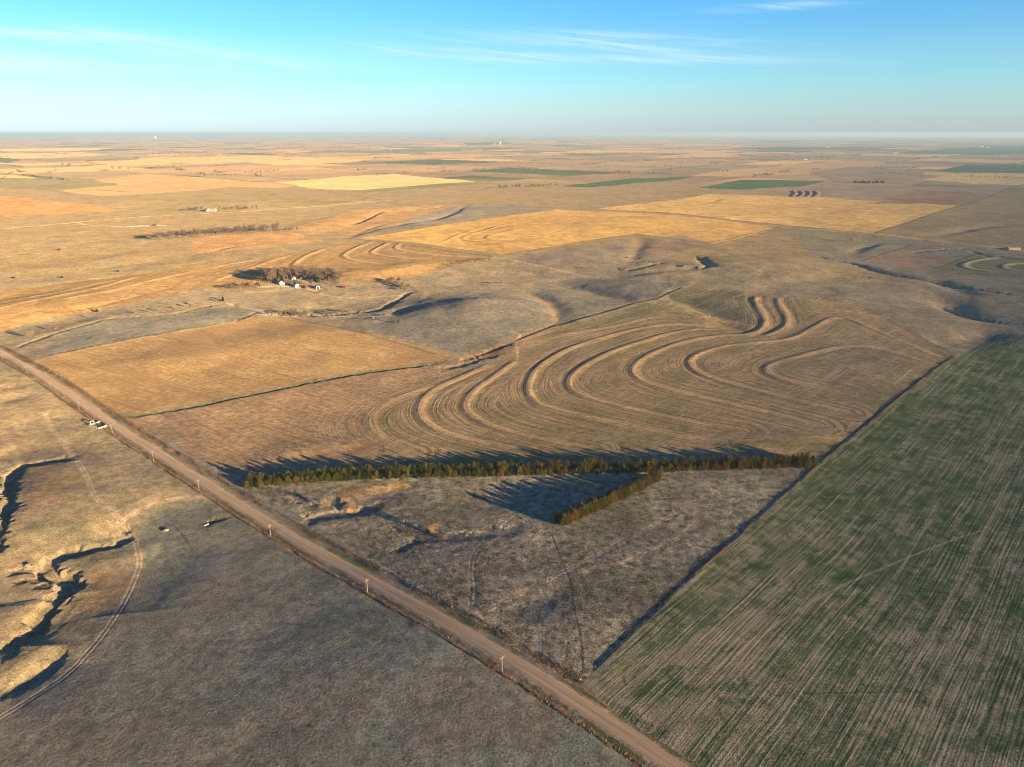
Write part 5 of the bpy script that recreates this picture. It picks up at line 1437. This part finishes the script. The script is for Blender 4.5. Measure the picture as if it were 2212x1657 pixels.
def grasses():
    rng = np.random.default_rng(5)
    dens = lambda x, y: (.35 + .9 * fbm(x, y, 22.0, 3, 301) + .3).clip(.05, 1)
    w = G([(530, 1060), (700, 1046), (1000, 1034), (1400, 1024), (1775, 996), (1640, 1116), (1478, 1262), (1400, 1336), (1268, 1458), (1240, 1472), (1000, 1328), (809, 1207), (640, 1104)])
    x, y = rand_in(rng, w, 52000, dens)
    o = blades('prairie_grass', x, y, rng.uniform(.22, .7, len(x)), pick(rng, len(x), [(.40, .36, .28), (.29, .27, .215), (.18, .165, .13), (.50, .44, .33), (.34, .25, .18), (.20, .20, .145)], [4, 4, 3, 2, 2, 2]), 4, 8, .075)
    tag(o, 'coarse dry tussock grass covering the three-cornered lot', 'grass')
    # verges and fence lines
    a = rng.uniform((PM(-40, 750) - ROAD[0]) @ ROAD_D, (PM(1500, 1700) - ROAD[0]) @ ROAD_D, 26000)
    wch = rng.random(26000)
    d = np.where(wch < .42, lat - .9 + rng.normal(0, .45, 26000), np.where(wch < .62, rng.uniform(lat, -4.6, 26000), np.where(wch < .85, 11.0 + rng.normal(0, .9, 26000), rng.uniform(4.6, 10.5, 26000))))
    corner = (PM(1250, 1485) - ROAD[0]) @ ROAD_D
    k = rng.random(26000) < (.5 + .9 * vnoise(a / 7, d / 3, 71)).clip(.1, 1)
    k &= ~((d > 0) & (a > corner) & (d > 6.5))
    a, d, wch = a[k], d[k], wch[k]
    x = ROAD[0, 0] + ROAD_D[0] * a + ROAD_N[0] * d; y = ROAD[0, 1] + ROAD_D[1] * a + ROAD_N[1] * d
    tall = (wch < .42) | ((wch > .62) & (wch < .85))
    col = pick(rng, len(x), [(.50, .35, .17), (.42, .26, .12), (.33, .235, .13), (.30, .14, .07)], [4, 3, 3, 1])
    o = blades('verge_grass', x, y, np.where(tall, rng.uniform(.5, 1.15, len(x)), rng.uniform(.25, .6, len(x))), col, 4, 9, .09)
    tag(o, 'tall golden grass along the road fences and ditches', 'grass')
    w = G([(1266, 1462), (1400, 1338), (1478, 1264), (1640, 1118), (1790, 986), (1953, 852), (2063, 770)])
    s = rng.random(9000) ** .8; s = s[rng.random(9000) < (.3 + .9 * vnoise(s * 60, s * 0, 12) + .4 * vnoise(s * 200, s * 0, 13)).clip(0, 1)]; nn = len(s); cum = np.concatenate([[0], np.cumsum(np.linalg.norm(np.diff(w, axis=0), axis=1))])
    x = np.interp(s * cum[-1], cum, w[:, 0]) + rng.normal(0, .6, nn); y = np.interp(s * cum[-1], cum, w[:, 1]) + rng.normal(0, .6, nn)
    o = blades('fence_grass', x, y, rng.uniform(.3, 1.0, nn), pick(rng, nn, [(.40, .30, .18), (.30, .22, .12), (.26, .22, .10)], [3, 3, 2]), 4, 10, .09)
    tag(o, 'tall dry grass along the wheat field fence', 'grass')
    # rank grass in the draws
    X, Y = [], []
    for (pp, w_, h_), (uv, _a, _b) in zip(DRW, DRAWS):
        if h_ < 0 or np.hypot(*pp.mean(0)) > 640: continue
        cum = np.concatenate([[0], np.cumsum(np.linalg.norm(np.diff(pp, axis=0), axis=1))]); n = int(cum[-1] * 9)
        s = rng.random(n) * cum[-1]; s = s[rng.random(n) < (.45 + .8 * vnoise(s / 6, s * 0, 17)).clip(0, 1)]
        off = rng.normal(0, .75, len(s)) * w_; an = rng.uniform(0, 6.28, len(s))
        X.append(np.interp(s, cum, pp[:, 0]) + off * np.cos(an)); Y.append(np.interp(s, cum, pp[:, 1]) + off * np.sin(an))
    X = np.concatenate(X); Y = np.concatenate(Y)
    o = blades('draw_grass', X, Y, rng.uniform(.2, .75, len(X)), pick(rng, len(X), [(.24, .18, .115), (.17, .135, .09), (.12, .10, .065), (.30, .22, .12)], [3, 4, 4, 1]), 4, 14, .08)
    tag(o, 'rank dry grass growing in the eroded draws', 'grass')
    # close-grazed pasture in the foreground
    q = PM
    w = np.array([q(-60, 1000), q(250, 960), q(590, 1170), q(1069, 1475), q(1400, 1690), q(-100, 1720)])
    x, y = rand_in(rng, w, 30000, lambda x, y: (.3 + .8 * fbm(x, y, 35.0, 3, 311) + .2).clip(.03, 1))
    dd = (x - ROAD[0, 0]) * ROAD_N[0] + (y - ROAD[0, 1]) * ROAD_N[1]; k = dd < lat - 2; x, y = x[k], y[k]
    o = blades('pasture_grass', x, y, rng.uniform(.10, .32, len(x)), pick(rng, len(x), [(.235, .24, .19), (.18, .19, .15), (.13, .14, .105), (.30, .28, .20), (.20, .18, .14)], [4, 5, 3, 1, 1]), 3, 11, .07, .6)
    tag(o, 'short grey grazed grass on the near pasture', 'grass')
    xw, yw = rand_in(rng, w, 3200, lambda x, y: (fbm(x, y, 40.0, 4, 411) * .9 + .25).clip(.08, 1))
    o = blades('weed_clumps', xw, yw, rng.uniform(.1, .3, 3200), pick(rng, 3200, [(.07, .07, .05), (.10, .085, .06), (.16, .11, .08), (.34, .28, .2)], [3, 3, 1, 2]), 6, 15, .16, 1.1)
    tag(o, 'low dark weeds dotted over the near pasture', 'weeds')
    m = MB(); xs, ys = rand_in(rng, w, 420); zs = height(xs, ys)
    for i in range(420):
        s = rng.uniform(.12, .34); i0 = len(m.v); m.box((xs[i], ys[i], zs[i] + s * .2), (s * 1.3, s, s * .7), rng.uniform(0, 6))
    o = m.build('stones', M_STONE); o['kind'] = 'stuff'; tag(o, 'small pale stones strewn over the near pasture', 'stones')
grasses()

# ---- trees too far and too many to tell apart
def far_trees():
    rng = np.random.default_rng(77); V = []
    n = 0
    while n < 260:
        r = 4200 * (5.5 ** rng.random()); az = rng.uniform(-.72, .72); x, y = r * math.sin(az), r * math.cos(az)
        p = (x * E_[0] + y * E_[1]) / 805.0; q = (x * N_[0] + y * N_[1] + 310) / 805.0
        along = rng.random() < .5
        if rng.random() < .6:
            if along: q = round(q)
            else: p = round(p)
        cx_, cy_ = E_ * p * 805 + N_ * (q * 805 - 310)
        d = E_ if along else N_; k = rng.integers(3, 16); sp = rng.uniform(9, 22)
        for i in range(k):
            tx = cx_ + d[0] * i * sp + rng.normal(0, 5); ty = cy_ + d[1] * i * sp + rng.normal(0, 5); tz = gz(tx, ty); h = rng.uniform(7, 14)
            for j in range(16):
                c = np.array([tx, ty, tz + h * rng.uniform(.25, .95)]) + rng.normal(0, 1, 3) * np.array([2.2, 2.2, .8])
                V.append(c + rng.normal(0, 1.6, (3, 3)))
        n += 1
    V = np.array(V).reshape(-1, 3)
    o = add_obj('distant_trees', np_mesh('distant_trees', V, np.arange(len(V)).reshape(-1, 3), leaf_mat('distant_foliage', (.13, .105, .07), (.06, .06, .04), .1), False, True), kind='stuff')
    tag(o, 'scattered clumps of trees far out on the plain', 'trees')
far_trees()

# ---- hazy air
def haze():
    m, nt, N, L = new_mat('hazy_air')
    out = N('ShaderNodeOutputMaterial'); v = N('ShaderNodeVolumePrincipled')
    v.inputs['Density'].default_value = 4.8e-5; v.inputs['Color'].default_value = (.54, .78, 1.0, 1); v.inputs['Anisotropy'].default_value = 0.0
    L(v.outputs[0], out.inputs['Volume'])
    mb = MB(); mb.box((0, 0, 85), (200000, 200000, 290)); o = mb.build('haze', m); o['kind'] = 'stuff'
    tag(o, 'thin pale haze over the whole plain', 'haze')
haze()
